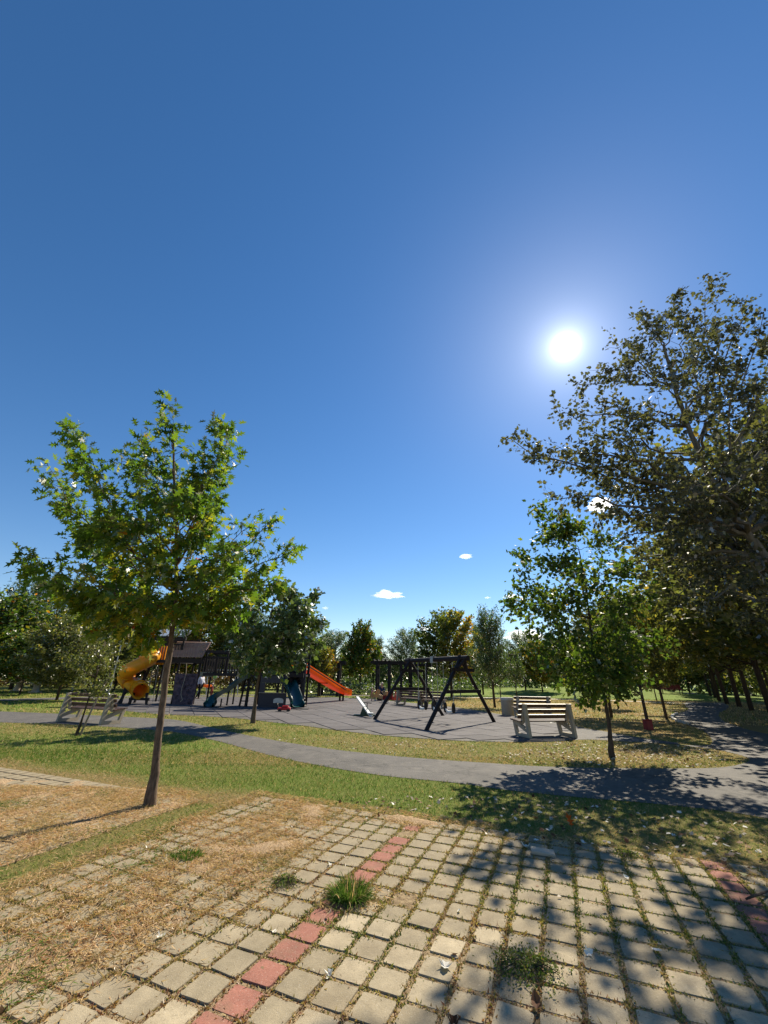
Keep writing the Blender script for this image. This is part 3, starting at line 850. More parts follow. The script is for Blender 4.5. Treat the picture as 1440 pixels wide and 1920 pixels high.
blades('straw', 90000, (-7.6, 6, 1.5, 7.2), .055, .006, lambda x, y: straw_ok(x, y) & (rng.random(len(x)) < .8), straw_tint, .5, 'standing dead grass on the paving', z0=.016)
# felt of dead grass that has crept over the pavers, thick in places and torn open over the stones
hx, hy = np.arange(-8.4, 7.2, .035), np.arange(1.2, 7.6, .035)
MX, MY = np.meshgrid(hx, hy); mi, mj = xy2ij(MX, MY)
cv = cover_fn(MX, MY); cv = np.where(mi < -13.4, .74, cv)
onst = np.maximum(np.abs(mi - np.round(mi)), np.abs(mj - np.round(mj)))           # .5 in a joint
MZ = -.019 + cv * .038 + .042 * nz(MX, MY, 3.1, 4.0) * cv + .010 * nz(MX, MY, 14.0, 8.0) + .006 * sm(.36, .5, onst) * cv
MZ = np.where(bay_mask(mi, mj), MZ, -.05)
ok_ = (MZ > -.004) & vis_mask(MX, MY, .6)
idm = np.arange(MX.size).reshape(MX.shape)
okf = ok_[:-1, :-1] | ok_[1:, :-1] | ok_[:-1, 1:] | ok_[1:, 1:]
fc = np.stack([idm[:-1, :-1], idm[:-1, 1:], idm[1:, 1:], idm[1:, :-1]], -1)[okf]
used, inv_ = np.unique(fc.ravel(), return_inverse=True)
me = bpy.data.meshes.new('straw_mat'); me.from_pydata(np.stack([MX, MY, MZ], -1).reshape(-1, 3)[used].tolist(), [], inv_.reshape(-1, 4).tolist())
tt = NT('straw_mat', .95, .1); n1_ = tt.noise(55, 6, .75, None, 1.2); n2_ = tt.noise(5, 4)
c1_ = tt.ramp(n1_, [(.28, (.13, .075, .035)), (.45, (.38, .25, .14)), (.62, (.64, .48, .30))])
tt.col(tt.mix(tt.math('MULTIPLY', tt.ramp(n2_, [(.56, 0), (.70, 1)]), .5), c1_, (.13, .15, .05))); tt.bump(n1_, 1.0, .03)
me.materials.append(tt.m); me.shade_smooth()
o = link('straw_mat', me); o['kind'] = 'stuff'; o['label'] = 'matted dead grass hiding the pavers at the upper left'
# weeds in the joints
def joint_pts(n, prob):
    i = rng.uniform(-11, 22, n); j = rng.uniform(-9, 14.4, n)
    w = rng.normal(0, .065, n); h = rng.random(n) < .5
    i2 = np.where(h, np.round(i) + .5 + w, i); j2 = np.where(h, j, np.round(j) + .5 + w)
    x, y = ij2xy(i2, j2); m = vis_mask(x, y) & (y > 1.3) & (rng.random(n) < prob(i2, j2, x, y, h)); return x[m], y[m], i2[m], j2[m]
def jp(i, j, x, y, h):
    n = nz(x, y, 1.4, 20.0)
    col = nz(np.round(i) * 7.3, np.round(j * .35) * 3.1, 1.0, .5)
    base = .62 + .55 * n + np.where(h, .28 + .5 * col, -.05)
    fr = 1 - .45 * sm(4.5, 7, y)
    return np.clip(base, .10, 1) * fr
x, y, i_, j_ = joint_pts(150000, jp)
N = len(x); P = np.stack([x, y, np.full(N, .009)], 1)
d = unit(N) * V(1, 1, 0); d /= np.linalg.norm(d, axis=1, keepdims=True); l = rng.uniform(.3, 1.3, N)
tint = np.clip(.54 + .75 * nz(x, y, .9, 41.0) + .22 * rng.normal(size=N), 0, 1)
o = leaf_batch('joint_weeds', LONG, P, d * l[:, None] + V(0, 0, .6), unit(N) + V(0, 0, .6), rng.uniform(.012, .034, N) * (1 + .3 * (y > 3.5)), tint, M['moss'], None, 'stuff', rng.uniform(.022, .05, N))
o['label'] = 'low weeds and moss rooted in the paving joints'
# dead stalks across the joints
x, y, i_, j_ = joint_pts(24000, lambda i, j, x, y, h: .35 + .4 * h)
N = len(x); d = unit(N) * V(1, 1, .12)
o = leaf_batch('dead_stalks', LONG, np.stack([x, y, np.full(N, .012)], 1), d, unit(N) + V(0, 0, 1), rng.uniform(.02, .07, N), rng.uniform(.62, .95, N), M['grass'], None, 'stuff', rng.uniform(.01, .022, N))
o['label'] = 'dead brown stalks caught between the pavers'

def tuft(px, py, r, h, n, label, tint=(.15, .15), name='grass_clump', lay=.6, w=.007, cat='plant', dryring=True):
    b = G(px, py); root = empty(name, b, 0, label, cat)
    a_ = rng.uniform(0, 6.28, n); rr = r * np.sqrt(rng.random(n)) * .55
    P = np.stack([np.cos(a_) * rr, np.sin(a_) * rr * .8, np.full(n, .008)], 1)
    out = np.stack([np.cos(a_), np.sin(a_), np.zeros(n)], 1) + unit(n) * .5
    ax = out * (lay * (.3 + rr / r))[:, None] + V(0, 0, .55)
    leaf_batch('blades', TRI, P, ax, unit(n), h * rng.uniform(.5, 1.25, n), np.clip(rng.normal(tint[0], tint[1], n), 0, 1), M['grass'], root, 'stuff', w * rng.uniform(.6, 1.5, n))
    if dryring:
        n2 = n // 2; a_ = rng.uniform(0, 6.28, n2); rr = r * rng.uniform(.5, 1.25, n2)
        P = np.stack([np.cos(a_) * rr, np.sin(a_) * rr * .8, np.full(n2, .022)], 1)
        leaf_batch('dead_blades', TRI, P, unit(n2) * V(1, 1, .15), unit(n2) + V(0, 0, 1), h * rng.uniform(.4, 1.0, n2), rng.uniform(.55, .93, n2), M['grass'], root, 'stuff', w * rng.uniform(.8, 2, n2))
    return root
def arching(root, n, r, h, tint, w):
    m = []; V_, Fs, tv = [], [], []
    for k in range(n):
        a_ = rng.uniform(0, 6.28); rr = r * .35 * math.sqrt(rng.random()); p = V(math.cos(a_) * rr, math.sin(a_) * rr, .005)
        d = V(math.cos(a_), math.sin(a_), 0) * rng.uniform(.2, 1.0) + rng.normal(size=3) * .35; d[2] = 1.0; d /= np.linalg.norm(d)
        L = h * rng.uniform(.5, 1.5); q = p.copy(); s_ = np.cross(d, V(0, 0, 1)) + rng.normal(size=3) * .2; s_ /= np.linalg.norm(s_); b = len(V_); tt_ = float(np.clip(rng.normal(*tint), 0, 1)) if rng.random() > .16 else rng.uniform(.6, .95)
        for i in range(5):
            ww = w * (1 - (i / 4) ** 1.5) * .5; V_ += [tuple(q - s_ * ww), tuple(q + s_ * ww)]; tv += [tt_, tt_]
            d = d + V(0, 0, -.30 * rng.uniform(.4, 1.6)) * (i + 1) * .35; d /= np.linalg.norm(d); q = q + d * L / 4
            q[2] = max(q[2], .022)
        for i in range(4): Fs.append((b + 2 * i, b + 2 * i + 1, b + 2 * i + 3, b + 2 * i + 2))
    me = bpy.data.meshes.new('long_blades'); me.from_pydata(V_, [], Fs); at = me.attributes.new('tint', 'FLOAT', 'POINT'); at.data.foreach_set('value', np.array(tv, np.float32)); me.materials.append(M['grass'])
    o = link('long_blades', me, root); o['kind'] = 'stuff'
_tf = tuft(655, 1690, .24, .10, 700, 'big green tuft of grass growing across the red paver row', (.10, .13), lay=1.0)
arching(_tf, 560, .29, .14, (.14, .14), .009)
tuft(348, 1612, .22, .07, 500, 'small bright green weed patch in the straw covered paving', (.12, .12), 'weed_patch', .9, .012)
def herb(px, py, r, n, label):
    b = G(px, py); root = empty('weed', b, 0, label, 'plant')
    c = rng.normal(size=(n, 2)) * r * .45; z = rng.uniform(.006, .035, n) * np.exp(-(c ** 2).sum(1) / r ** 2)
    P = np.stack([c[:, 0], c[:, 1], .018 + z], 1)
    leaf_batch('leaves', OVAL, P, unit(n) + V(0, 0, .3), unit(n) + V(0, 0, .8), rng.uniform(.010, .022, n), np.clip(rng.normal(.2, .2, n), 0, 1), M['moss'], root, 'stuff')
    st = MB()
    for k in range(60):
        a_ = rng.uniform(0, 6.28); l = r * rng.uniform(.3, .9); st.tube([(0, 0, .01), (math.cos(a_) * l * .5, math.sin(a_) * l * .5, .05), (math.cos(a_) * l, math.sin(a_) * l, .03)], .0015, 3)
    st.build('stems', M['bark_dark'], root, kind='stuff')
herb(990, 1822, .22, 1500, 'low creeping weed spread over the pavers in dappled shade')
herb(535, 1662, .15, 450, 'thin grey green weed running from the tuft between pavers')
herb(1175, 1608, .14, 600, 'small weed at the edge of the paving in tree shade')

# fallen leaves
def curl(T, c): 
    q = T.copy(); q[:, 2] = c * (q[:, 0] ** 2 * 2.5 + (q[:, 1] - .5) ** 2 * .9); return q
fl_me = []
for T_, c_ in ((OVAL, .9), (MAPLE, .55), (OVAL, .5), (MAPLE, .9)):
    for tv in (.05, .3, .95):
        q = curl(T_, c_); n = len(q)
        cen = np.array([[0, .5, 0.0]]); vv = np.vstack([q, cen])
        me = bpy.data.meshes.new('fallen_leaf'); me.from_pydata([tuple(p) for p in vv], [], [(k, (k + 1) % n, n) for k in range(n)])
        a = me.attributes.new('tint', 'FLOAT', 'POINT'); a.data.foreach_set('value', np.full(n + 1, tv, np.float32)); me.materials.append(M['litter']); fl_me.append(me)
def drop(px, py, s, k, label, z=.022, ry=None):
    b = G(px, py, z); o = link('fallen_leaf', fl_me[k], None, b); o.scale = (s, s, s)
    o.rotation_euler = (rng.normal() * .25, rng.normal() * .25 if ry is None else ry, rng.uniform(0, 6.28))
    return tag(o, label, 'leaf', 'fallen leaves on the paving')
for a_ in [(835, 1808, .085, 5, 'largest pale curled leaf casting a shadow on a paver, lower middle'),
           (613, 1719, .06, 2, 'white leaf lying on the red paver below the grass tuft'),
           (512, 1751, .055, 8, 'small pale leaf on a sand paver left of the red row'),
           (862, 1707, .055, 2, 'thin pale leaf on a paver right of the grass tuft'),
           (622, 1822, .06, 11, 'grey white leaf in a joint beside the red row'),
           (617, 1620, .075, 5, 'pale crumpled leaf beside the straw, above the tuft'),
           (1008, 1722, .07, 0, 'dark brown upright leaf in a joint right of centre'),
           (1097, 1789, .06, 5, 'cream leaf in a joint on the shaded side of the paving'),
           (1150, 1803, .06, 2, 'second cream leaf right of the one in the shaded joint'),
           (1222, 1780, .07, 8, 'pale narrow leaf at the corner of a shaded paver'),
           (128, 1747, .08, 0, 'dark curled leaf on the straw at left'),
           (195, 1690, .07, 3, 'dark leaf on a half buried paver upper left'),
           (258, 1745, .06, 3, 'brown leaf in straw left of the paver rows'),
           (307, 1741, .05, 0, 'small dark leaf beside a straw covered paver'),
           (295, 1763, .06, 11, 'whitish leaf scrap on a straw covered paver'),
           (155, 1805, .09, 4, 'brown lobed leaf standing in the straw at lower left'),
           (20, 1890, .10, 4, 'reddish brown leaf in the lower left corner'),
           (845, 1790, .05, 1, 'tan leaf near the largest pale leaf'),
           (1010, 1900, .10, 1, 'brown folded leaf below the creeping weed'),
           (890, 1765, .05, 0, 'dark leaf scrap in a joint above the creeping weed'),
           (448, 1681, .06, 3, 'dark leaf on straw left of the tuft'),
           (492, 1560, .07, 0, 'dark leaf in straw near the end of the paving'),
           (540, 1540, .08, 4, 'red brown lobed leaf on the straw edge'),
           (1370, 1590, .11, 8, 'pale leaf lying in the shaded grass at right'),
           (1385, 1640, .09, 2, 'pale leaf on the edge of the right red row'),
           (985, 1592, .09, 11, 'grey leaf at the upper end of the paving'),
           (1180, 1650, .06, 2, 'white leaf scrap near the upper edge, in shade'),
           (850, 1912, .07, 9, 'dark dry leaf at the bottom edge of the picture'),
           (640, 1905, .05, 1, 'tan leaf in a joint near the bottom edge')]:
    drop(*a_)
rl = link('fallen_leaf', bpy.data.meshes.new('orange_leaf'), None, G(1073, 1552, .05))
rl.data.from_pydata([tuple(p) for p in OAK], [], [tuple(range(len(OAK)))]); rl.data.materials.append(M['red_leaf'])
rl.scale = (.16, .16, .16); rl.rotation_euler = (1.1, .1, .3); tag(rl, 'bright orange oak leaf standing in the shaded grass', 'leaf')
def litter(n, poly, s, label, tintw=(.35, .3), z=.03):
    xs, ys = [p[0] for p in poly], [p[1] for p in poly]
    x = rng.uniform(min(xs), max(xs), n); y = rng.uniform(min(ys), max(ys), n); m = inpoly(x, y, poly) & vis_mask(x, y, .6); x, y = x[m], y[m]
    N = len(x); d = unit(N) * V(1, 1, .35)
    t = np.where(rng.random(N) < .24, rng.uniform(.75, 1, N), np.clip(rng.normal(tintw[0], tintw[1], N), 0, .7))
    o = leaf_batch('leaf_litter', MAPLE, np.stack([x, y, z * rng.uniform(.3, 1.2, N)], 1), d, unit(N) * .5 + V(0, 0, 1), s * rng.uniform(.5, 1.2, N), t, M['litter'], None, 'stuff')
    o['label'] = label; return o
litter(900, g2((430, 1535), (640, 1500), (950, 1490), (1440, 1545), (1440, 1660), (1100, 1600), (800, 1545)), .06, 'fallen leaves scattered in the grass along the paving edge')
litter(1500, g2((1040, 1392), (1340, 1403), (1365, 1425), (1340, 1440), (1030, 1436), (900, 1425)), .062, 'dense brown and white leaf litter on the grass tip by the path')
litter(500, g2((500, 1385), (900, 1395), (900, 1428), (700, 1412), (560, 1398)), .05, 'few fallen leaves on the yellow verge')
litter(2600, [(14.5, 5), (26, 5), (50, 60), (38, 52), (22, 29.5), (15.2, 18)], .11, 'brown leaf litter under the avenue trees')
litter(260, PATH, .06, 'stray leaves blown onto the asphalt path', z=.012)
litter(160, bed, .045, 'crumbled leaf scraps on the paving', z=.028)
litter(900, [(9, 16), (14, 22), (22, 32), (26, 37), (12, 36), (6, 20)], .09, 'leaf litter on the dry lawn right of the playground')

# ------------------------------------------------------------------ hand shaped trees
Y1 = 6.3; b1 = G(280, 1513)
def tips(Y, lst, deep=1.0): return [(A(px, py, Y + dy * deep), k) for (px, py, dy, k) in lst]
trunk1 = [b1, A(292, 1430, Y1 + .02), A(303, 1330, Y1 + .05), A(318, 1220, Y1 + .05), A(326, 1160, Y1 + .05), A(332, 1105, Y1 + .05), A(331, 1060, Y1 + .05), A(330, 990, Y1), A(326, 900, Y1), A(324, 800, Y1)]
T1 = [(137, 800, .1, 5), (155, 870, -.35, 5), (88, 870, .2, 5), (112, 930, .5, 5), (62, 1040, .0, 4), (110, 1095, -.45, 4), (140, 1135, .5, 4), (228, 850, .35, 6), (262, 820, -.1, 6),
      (324, 764, 0, 8), (290, 860, -.45, 7), (410, 795, .1, 6), (432, 850, .5, 6), (398, 930, -.5, 6), (425, 800, -.2, 6), (512, 975, 0, 5), (545, 1030, .35, 5), (520, 1095, -.35, 4), (470, 1125, .45, 4),
      (205, 1180, -.35, 4), (268, 1190, .3, 4), (140, 1010, .7, 5), (165, 1080, -.75, 4), (250, 985, -.9, 6), (330, 930, -.95, 6), (385, 1010, .9, 6), (300, 1060, -.9, 5), (450, 1040, -.8, 5),
      (345, 1150, -.65, 4), (430, 1155, .1, 4), (250, 1120, -.9, 4), (200, 1040, .95, 5), (330, 880, .8, 7), (200, 960, -.4, 5), (470, 985, .4, 5), (380, 1105, -.9, 4), (300, 1130, .9, 4), (440, 1110, .8, 4), (180, 1150, .2, 4), (365, 900, .2, 7), (350, 1130, .6, 4), (115, 1110, .0, 4)]
hand_tree('oak_tree', b1, trunk1, tips(Y1, T1), OAK, M['oak'], .178, 6900, 'young oak with jagged green leaves turning yellow inside, standing alone in the near lawn',
          r0=.052, side=.36, hue=(.44, .22), yellow=[(A(330, 1090, Y1), .75, .55), (A(250, 1060, Y1), .4, .3), (A(490, 970, Y1), .16, .5), (A(275, 830, Y1), .12, .4), (A(240, 1200, Y1), .5, .35)], sag=.55, spread=.06, sub=13)

Y3 = 10.74; b3 = G(1148, 1420)
trunk3 = [b3, A(1143, 1370, Y3), A(1133, 1300, Y3), A(1121, 1255, Y3), A(1112, 1215, Y3), A(1105, 1160, Y3), A(1098, 1090, Y3), A(1085, 1030, Y3)]
T3 = [(1014, 955, 0, 7), (1030, 1000, .3, 7), (1068, 992, -.3, 7), (985, 1045, .2, 6), (972, 1092, -.3, 5), (952, 1133, 0, 5), (990, 1172, .5, 4), (1012, 1222, .1, 4), (1045, 1265, -.5, 3), (1090, 1290, .4, 3), (1150, 1292, -.2, 3), (1200, 1262, .3, 3),
      (1130, 1015, .1, 7), (1178, 1075, .4, 6), (1215, 1130, -.2, 5), (1232, 1200, .3, 4), (1110, 1100, -1.0, 5), (1055, 1180, -1.0, 4), (1150, 1175, -1.0, 4), (1080, 1060, .8, 6), (1160, 1120, 1.0, 5), (1120, 1240, -.9, 3), (1190, 1200, .9, 4), (1010, 1120, .8, 5), (1060, 1110, .2, 5), (1040, 1060, -.5, 6), (1130, 1290, -.9, 3), (1080, 1230, 1.0, 3), (1170, 1240, -.5, 3)]
hand_tree('maple_tree', b3, trunk3, tips(Y3, T3), MAPLE, M['maple'], .125, 7600, 'slender maple with a bent dark trunk rising from the leaf strewn grass by the path',
          r0=.048, side=.62, hue=(.52, .25), bmat=M['bark_dark'], yellow=[(A(1085, 1110, Y3), .5, .5), (A(1130, 1230, Y3), .5, .4)], spread=.13, sub=9, singles=300)

Y2 = 16.73; b2 = G(474, 1356)
trunk2 = [b2, A(479, 1310, Y2), A(486, 1260, Y2), A(494, 1220, Y2), A(502, 1180, Y2), A(510, 1140, Y2)]
T2 = [(520, 1105, 0, 5), (548, 1115, .4, 5), (560, 1135, -.4, 4), (592, 1118, .2, 4), (600, 1165, 0, 4), (592, 1210, .5, 3), (560, 1236, -.3, 2), (520, 1244, .3, 2), (480, 1242, -.5, 2), (452, 1232, .2, 2), (436, 1200, 0, 3), (440, 1150, .5, 3),
      (478, 1110, -.2, 4), (500, 1180, -1.1, 3), (552, 1190, -1.1, 3), (465, 1190, 1.0, 3), (530, 1150, 1.1, 4), (580, 1180, .9, 3), (570, 1150, -.8, 4), (540, 1220, 1.0, 2), (500, 1228, -1.0, 2), (460, 1160, -.9, 3), (510, 1210, .2, 2)]
hand_tree('young_tree', b2, trunk2, tips(Y2, T2), MAPLE, M['ash'], .18, 6500, 'round crowned young tree in front of the green slides, between path and rubber tiles',
          r0=.065, side=.75, hue=(.68, .22), spread=.10, sub=7, singles=0)

YB = 9.3; bb_ = V(11.0, 8.9, 0)
trunkB = [bb_, V(10.7, 9.0, 1.8), V(10.3, 9.1, 3.3), A(1440, 1048, YB), A(1400, 1000, YB), A(1352, 935, YB), A(1318, 870, YB), A(1290, 800, YB), A(1265, 725, YB), A(1245, 650, YB)]
TB = [(1335, 530, 0, 7), (1262, 562, .5, 9), (1208, 588, -.3, 9), (1152, 640, .2, 8), (1125, 688, -.5, 8), (1086, 722, .5, 8), (1048, 775, 0, 7), (1060, 850, -.6, 5), (957, 822, 0, 5), (1000, 845, .5, 5), (1035, 938, 0, 4), (1110, 900, .8, 5),
      (1180, 780, -.8, 7), (1135, 965, .4, 4), (1092, 800, 1.0, 6), (1385, 560, .5, 6), (1432, 585, -.4, 5), (1300, 640, 1.2, 7), (1380, 680, -1.0, 5), (1240, 700, -1.2, 7), (1190, 860, 1.4, 5), (1250, 850, 1.3, 5), (1320, 760, -1.4, 6),
      (1400, 800, 1.5, 5), (1230, 950, -.8, 4), (1170, 1005, .3, 4), (1300, 1000, -1.0, 4), (1380, 1020, 1.0, 3), (1420, 900, -1.2, 4), (1220, 1060, .8, 3), (1330, 1080, 0, 3), (1425, 1100, -.7, 3), (1500, 700, 0, 5), (1520, 850, .5, 4),
      (1500, 960, -.5, 4), (1400, 1170, .3, 2), (1320, 1150, -.2, 3), (1255, 1120, .5, 3), (1290, 590, .2, 8), (1180, 650, .8, 8), (1220, 620, -.8, 9), (1440, 640, 1.0, 5), (1350, 600, .7, 7), (1130, 750, .2, 7), (1160, 830, -.9, 6), (1100, 860, .2, 5), (1420, 720, -.8, 5), (1350, 860, -1.5, 5), (1460, 800, 1.2, 4), (1290, 900, -1.5, 4), (1200, 910, .6, 5), (1370, 930, 1.6, 4), (1260, 1000, 1.2, 4), (1550, 1100, 0, 3), (1600, 800, 1, 4), (1570, 620, 0, 5), (1480, 1180, 0, 2)]
TB += [(1180, 900, 2.2, 4), (1260, 880, 2.6, 4), (1330, 900, 2.8, 4), (1250, 960, 2.4, 3), (1160, 960, 2.0, 4), (1200, 1020, 2.2, 3), (1290, 1060, 2.6, 3), (1380, 960, 2.8, 3), (1300, 960, 1.8, 3), (1240, 1080, 2.2, 2), (1350, 1110, 2.4, 2), (1150, 1060, 1.6, 3), (1410, 1060, 2.6, 2), (1700, 900, 1, 3), (1700, 700, 0, 4), (1800, 1100, 1, 3), (1620, 1200, 1, 2)]
hand_tree('plane_tree', bb_, trunkB, tips(YB, TB, 1.6), MAPLE, M['plane'], .118, 26000, 'tall spreading tree with grey limbs and small dusty leaves, filling the right edge',
          r0=.135, side=.85, hue=(.42, .26), bmat=M['bark_pale'], spread=.075, sub=9, singles=300, twig_l=1.0, yellow=[(A(1330, 1080, YB), 1.2, .12)])

YS = 12.6; bs = G(143, 1380)
trunkS = [bs, A(155, 1345, YS), A(168, 1305, YS), A(180, 1270, YS), A(186, 1235, YS), A(190, 1200, YS)]
TS_ = [(150, 1155, 0, 4), (190, 1160, .3, 5), (120, 1180, .2, 4), (112, 1215, -.3, 3), (225, 1245, .2, 3), (215, 1205, -.2, 4), (180, 1300, .1, 2), (140, 1250, .6, 3), (200, 1275, -.4, 2), (165, 1190, -.5, 4), (160, 1240, -.6, 3), (195, 1225, .6, 3), (150, 1270, .3, 2), (170, 1215, .4, 4), (130, 1235, -.2, 3)]
hand_tree('sapling', bs, trunkS, tips(YS, TS_), OVAL, M['olive'], .085, 2600, 'thin staked sapling with small olive leaves beside the left bench',
          r0=.028, side=.42, hue=(.5, .25), bmat=M['bark_dark'], spread=.06, sub=7, singles=0)
st = MB(); st.tube([G(150, 1379) - G(150, 1379), A(170, 1335, 12.65) - G(150, 1379), A(207, 1262, 12.75) - G(150, 1379)], [.028, .026, .024], 8)
o = st.build('support_stake', M['grey_wood'], None, smooth=False); o.location = Vector(G(150, 1379)); tag(o, 'slanting grey wooden stake tied beside the olive sapling', 'stake')

# ------------------------------------------------------------------ trees further off
K_ash = [far_tree_mesh(11, M['ash'], 10500, .034, LONG, 'cone', hue=(.4, .25)), far_tree_mesh(12, M['ash'], 11000, .034, LONG, 'round', hue=(.45, .28))]
for t_ in K_ash: pass
K_map = [far_tree_mesh(21, M['maple'], 9000, .034, OVAL, 'round', hue=(.45, .3)), far_tree_mesh(22, M['maple'], 9000, .036, OVAL, 'cone', hue=(.6, .25))]
K_aut = far_tree_mesh(31, M['autumn'], 9500, .034, OVAL, 'round', hue=(.15, .15), yside=.9)
K_oli = far_tree_mesh(41, M['olive'], 10500, .032, OVAL, 'round', hue=(.4, .3), base_h=.12)
K_pln = [far_tree_mesh(51, M['avenue'], 7600, .028, OVAL, 'round', hue=(.45, .3), base_h=.30), far_tree_mesh(52, M['avenue'], 7600, .028, OVAL, 'round', hue=(.35, .3), base_h=.30)]
K_thin = far_tree_mesh(61, M['ash'], 2600, .045, OVAL, 'cone', hue=(.45, .3), base_h=.38, open_=1)
K_thin2 = far_tree_mesh(62, M['maple'], 2200, .05, OVAL, 'round', hue=(.45, .3), base_h=.42, open_=1)

# left side
put_tree(K_ash[1], 22, 44, 1088, 130, 'tall grey green tree at the far left edge')
put_tree(K_ash[0], 105, 48, 1110, 95, 'dark feathery tree showing left behind the oak crown')
put_tree(K_map[0], 36, 34, 1195, 95, 'small leafy tree on the lawn beside the nearer stone pedestal', base_py=1303)
put_tree(K_map[1], 75, 40, 1200, 80, 'small tree between the two stone pedestals')
put_tree(K_oli, 106, 28, 1150, 120, 'slanting trunk tree with olive crown beyond the left bench', base_py=1313)
put_tree(K_oli, 215, 44, 1150, 120, 'yellowish tree behind the yellow tube slide')
put_tree(K_map[0], 290, 52, 1150, 120, 'bushy green tree behind the first play tower')
put_tree(K_aut, 375, 50, 1160, 120, 'yellow flecked tree behind the slatted roof')
put_tree(K_ash[1], 455, 50, 1150, 110, 'grey green tree behind the bridge')
put_tree(K_map[1], 165, 55, 1160, 120, 'dense tree behind the olive sapling')
put_tree(K_map[0], -40, 36, 1120, 160, 'broad dark tree just outside the left edge')
# centre
put_tree(K_aut, 598, 40, 1215, 50, 'small yellow tree beside the top of the orange slide')
put_tree(K_ash[1], 560, 62, 1165, 110, 'tree seen over the second play tower')
put_tree(K_ash[1], 625, 58, 1188, 80, 'pale grey green tree left of the dark conical tree')
put_tree(K_map[1], 675, 50, 1168, 70, 'dark conical tree in the middle distance beside the orange slide')
put_tree(K_ash[0], 700, 60, 1195, 60, 'light feathery tree right behind the dark conical tree')
put_tree(K_ash[1], 763, 62, 1184, 68, 'rounded tree standing alone left of the swing beam')
put_tree(K_aut, 846, 44, 1152, 100, 'broad tree turning yellow and orange behind the swings')
put_tree(K_ash[0], 905, 52, 1170, 60, 'dark tree between the orange tree and the thin trunk tree')
put_tree(K_ash[0], 928, 28, 1142, 82, 'dark tree with a thin straight trunk right of the swings', base_py=1327)
put_tree(K_ash[1], 985, 60, 1190, 70, 'pale crown left of the slender maple')
put_tree(K_thin, 937, 45, 1215, 34, 'thin young tree in the green lawn left of the rear bench', name='young_tree')
put_tree(K_thin, 967, 40, 1225, 38, 'thin young tree right behind the rear bench', name='young_tree')
put_tree(K_aut, 1016, 55, 1205, 60, 'brownish tree beyond the rear bench with a dark slanting trunk')
put_tree(K_thin2, 1074, 46, 1245, 40, 'small sapling left of the pair on the lawn', name='young_tree')
put_tree(K_thin2, 1095, 43, 1240, 40, 'small sapling right of the pair on the lawn', base_py=1314, name='young_tree')
put_tree(K_map[0], 1060, 70, 1200, 90, 'distant tree behind the slender maple crown')
put_tree(K_oli, 1120, 74, 1195, 90, 'distant yellow green tree beyond the grass mound')
# right: trees on the dry lawn
put_tree(K_pln[0], 1147, 24, 1150, 120, 'thick double trunk tree behind the maple, on the dry lawn', base_py=1345)
put_tree(K_thin, 1160, 30, 1200, 60, 'leaning thin tree right beside the double trunk tree', base_py=1328, name='young_tree')
put_tree(K_pln[0], 1217, 17, 1120, 105, 'thin dark trunk tree above the small red box', base_py=1368, name='young_tree', group='trees by the shaded path')
put_tree(K_pln[0], 1250, 21, 1140, 90, 'pale trunk tree leaning over the kerb corner', base_py=1348, name='young_tree', group='trees by the shaded path')
put_tree(K_thin2, 1225, 44, 1235, 40, 'sapling on the left slope of the mound', name='young_tree')
put_tree(K_thin2, 1234, 40, 1240, 44, 'sapling in front of the mound, left of the red bench', name='young_tree')
put_tree(K_pln[0], 1260, 66, 1170, 120, 'tree behind the red bench')
put_tree(K_oli, 1290, 78, 1200, 70, 'yellow bush like tree at the left end of the avenue')
put_tree(K_pln[1], 1310, 90, 1170, 120, 'tree closing the far end of the avenue')
# avenue trees along the right side of the path
lab_ = ['broad tree outside the frame right of the path, shading the lower right', 'nearest avenue tree, outside the frame with its crown hanging in at right', 'first avenue trunk at the right edge of the picture', 'second avenue trunk from the right edge', 'third avenue trunk from the right edge',
        'fourth avenue trunk from the right edge', 'fifth avenue trunk from the right edge', 'sixth avenue trunk from the right edge', 'last dark avenue trunk before the path end']
for k, (x, y) in enumerate([(15.8, 13.0), (18.6, 19.0), (22.0, 25.0), (24.9, 29.8), (27.8, 34.3), (31.0, 39.5), (34.6, 45.0), (38.8, 51.0), (44.0, 58.5)]):  # the first tree is unseen, added for the shade it casts
    put_tree(K_pln[k % 2], 0, y, 0, 0, lab_[k], X=x, Hm=10.2 + rng.uniform(-.6, .8), Wm=11.5 if k < 4 else 9.6, name='avenue_tree', group='avenue trees beside the path', lean=(0, -.03))  # first crowns made wider to put more shade on the path
for k, (x, y) in enumerate([(27, 22), (33, 33), (42, 47), (52, 62)]):
    put_tree(K_pln[1], 0, y, 0, 0, ['second row avenue tree nearest the camera', 'second row avenue tree behind the third trunk', 'second row avenue tree behind the fifth trunk', 'second row avenue tree at the far end'][k],
             X=x, Hm=11.0, Wm=9, name='avenue_tree', group='second row of avenue trees')
# the wood and hedge closing the park
def mass(name, pts, h, n, mat, label, leaf=.5, dz=0):
    x, y, z = [], [], []
    p = [np.array(q, float) for q in pts]; seg = [np.linalg.norm(b - a) for a, b in zip(p, p[1:])]; tot = sum(seg)
    for (a, b, l) in zip(p, p[1:], seg):
        k = int(n * l / tot); t = rng.random(k); q = a + (b - a) * t[:, None]; x.append(q[:, 0]); y.append(q[:, 1])
    x = np.concatenate(x) + rng.normal(size=0 + sum(map(len, x))) * 1.6; y = np.concatenate(y) + rng.normal(size=len(x)) * 1.6
    top = h * (.78 + .45 * nz(x, y, .11, 7.0) + .22 * nz(x, y, .5, 2.0)); z = top * (1 - rng.random(len(x)) ** 1.6) 
    N = len(x); o = leaf_batch(name, OVAL, np.stack([x, y, z + dz], 1), unit(N) + V(0, 0, .4), unit(N) + V(0, 0, .4), leaf * rng.uniform(.6, 1.4, N), np.clip(rng.normal(.4, .28, N), 0, 1), mat, None, 'stuff')
    o['label'] = label; return o
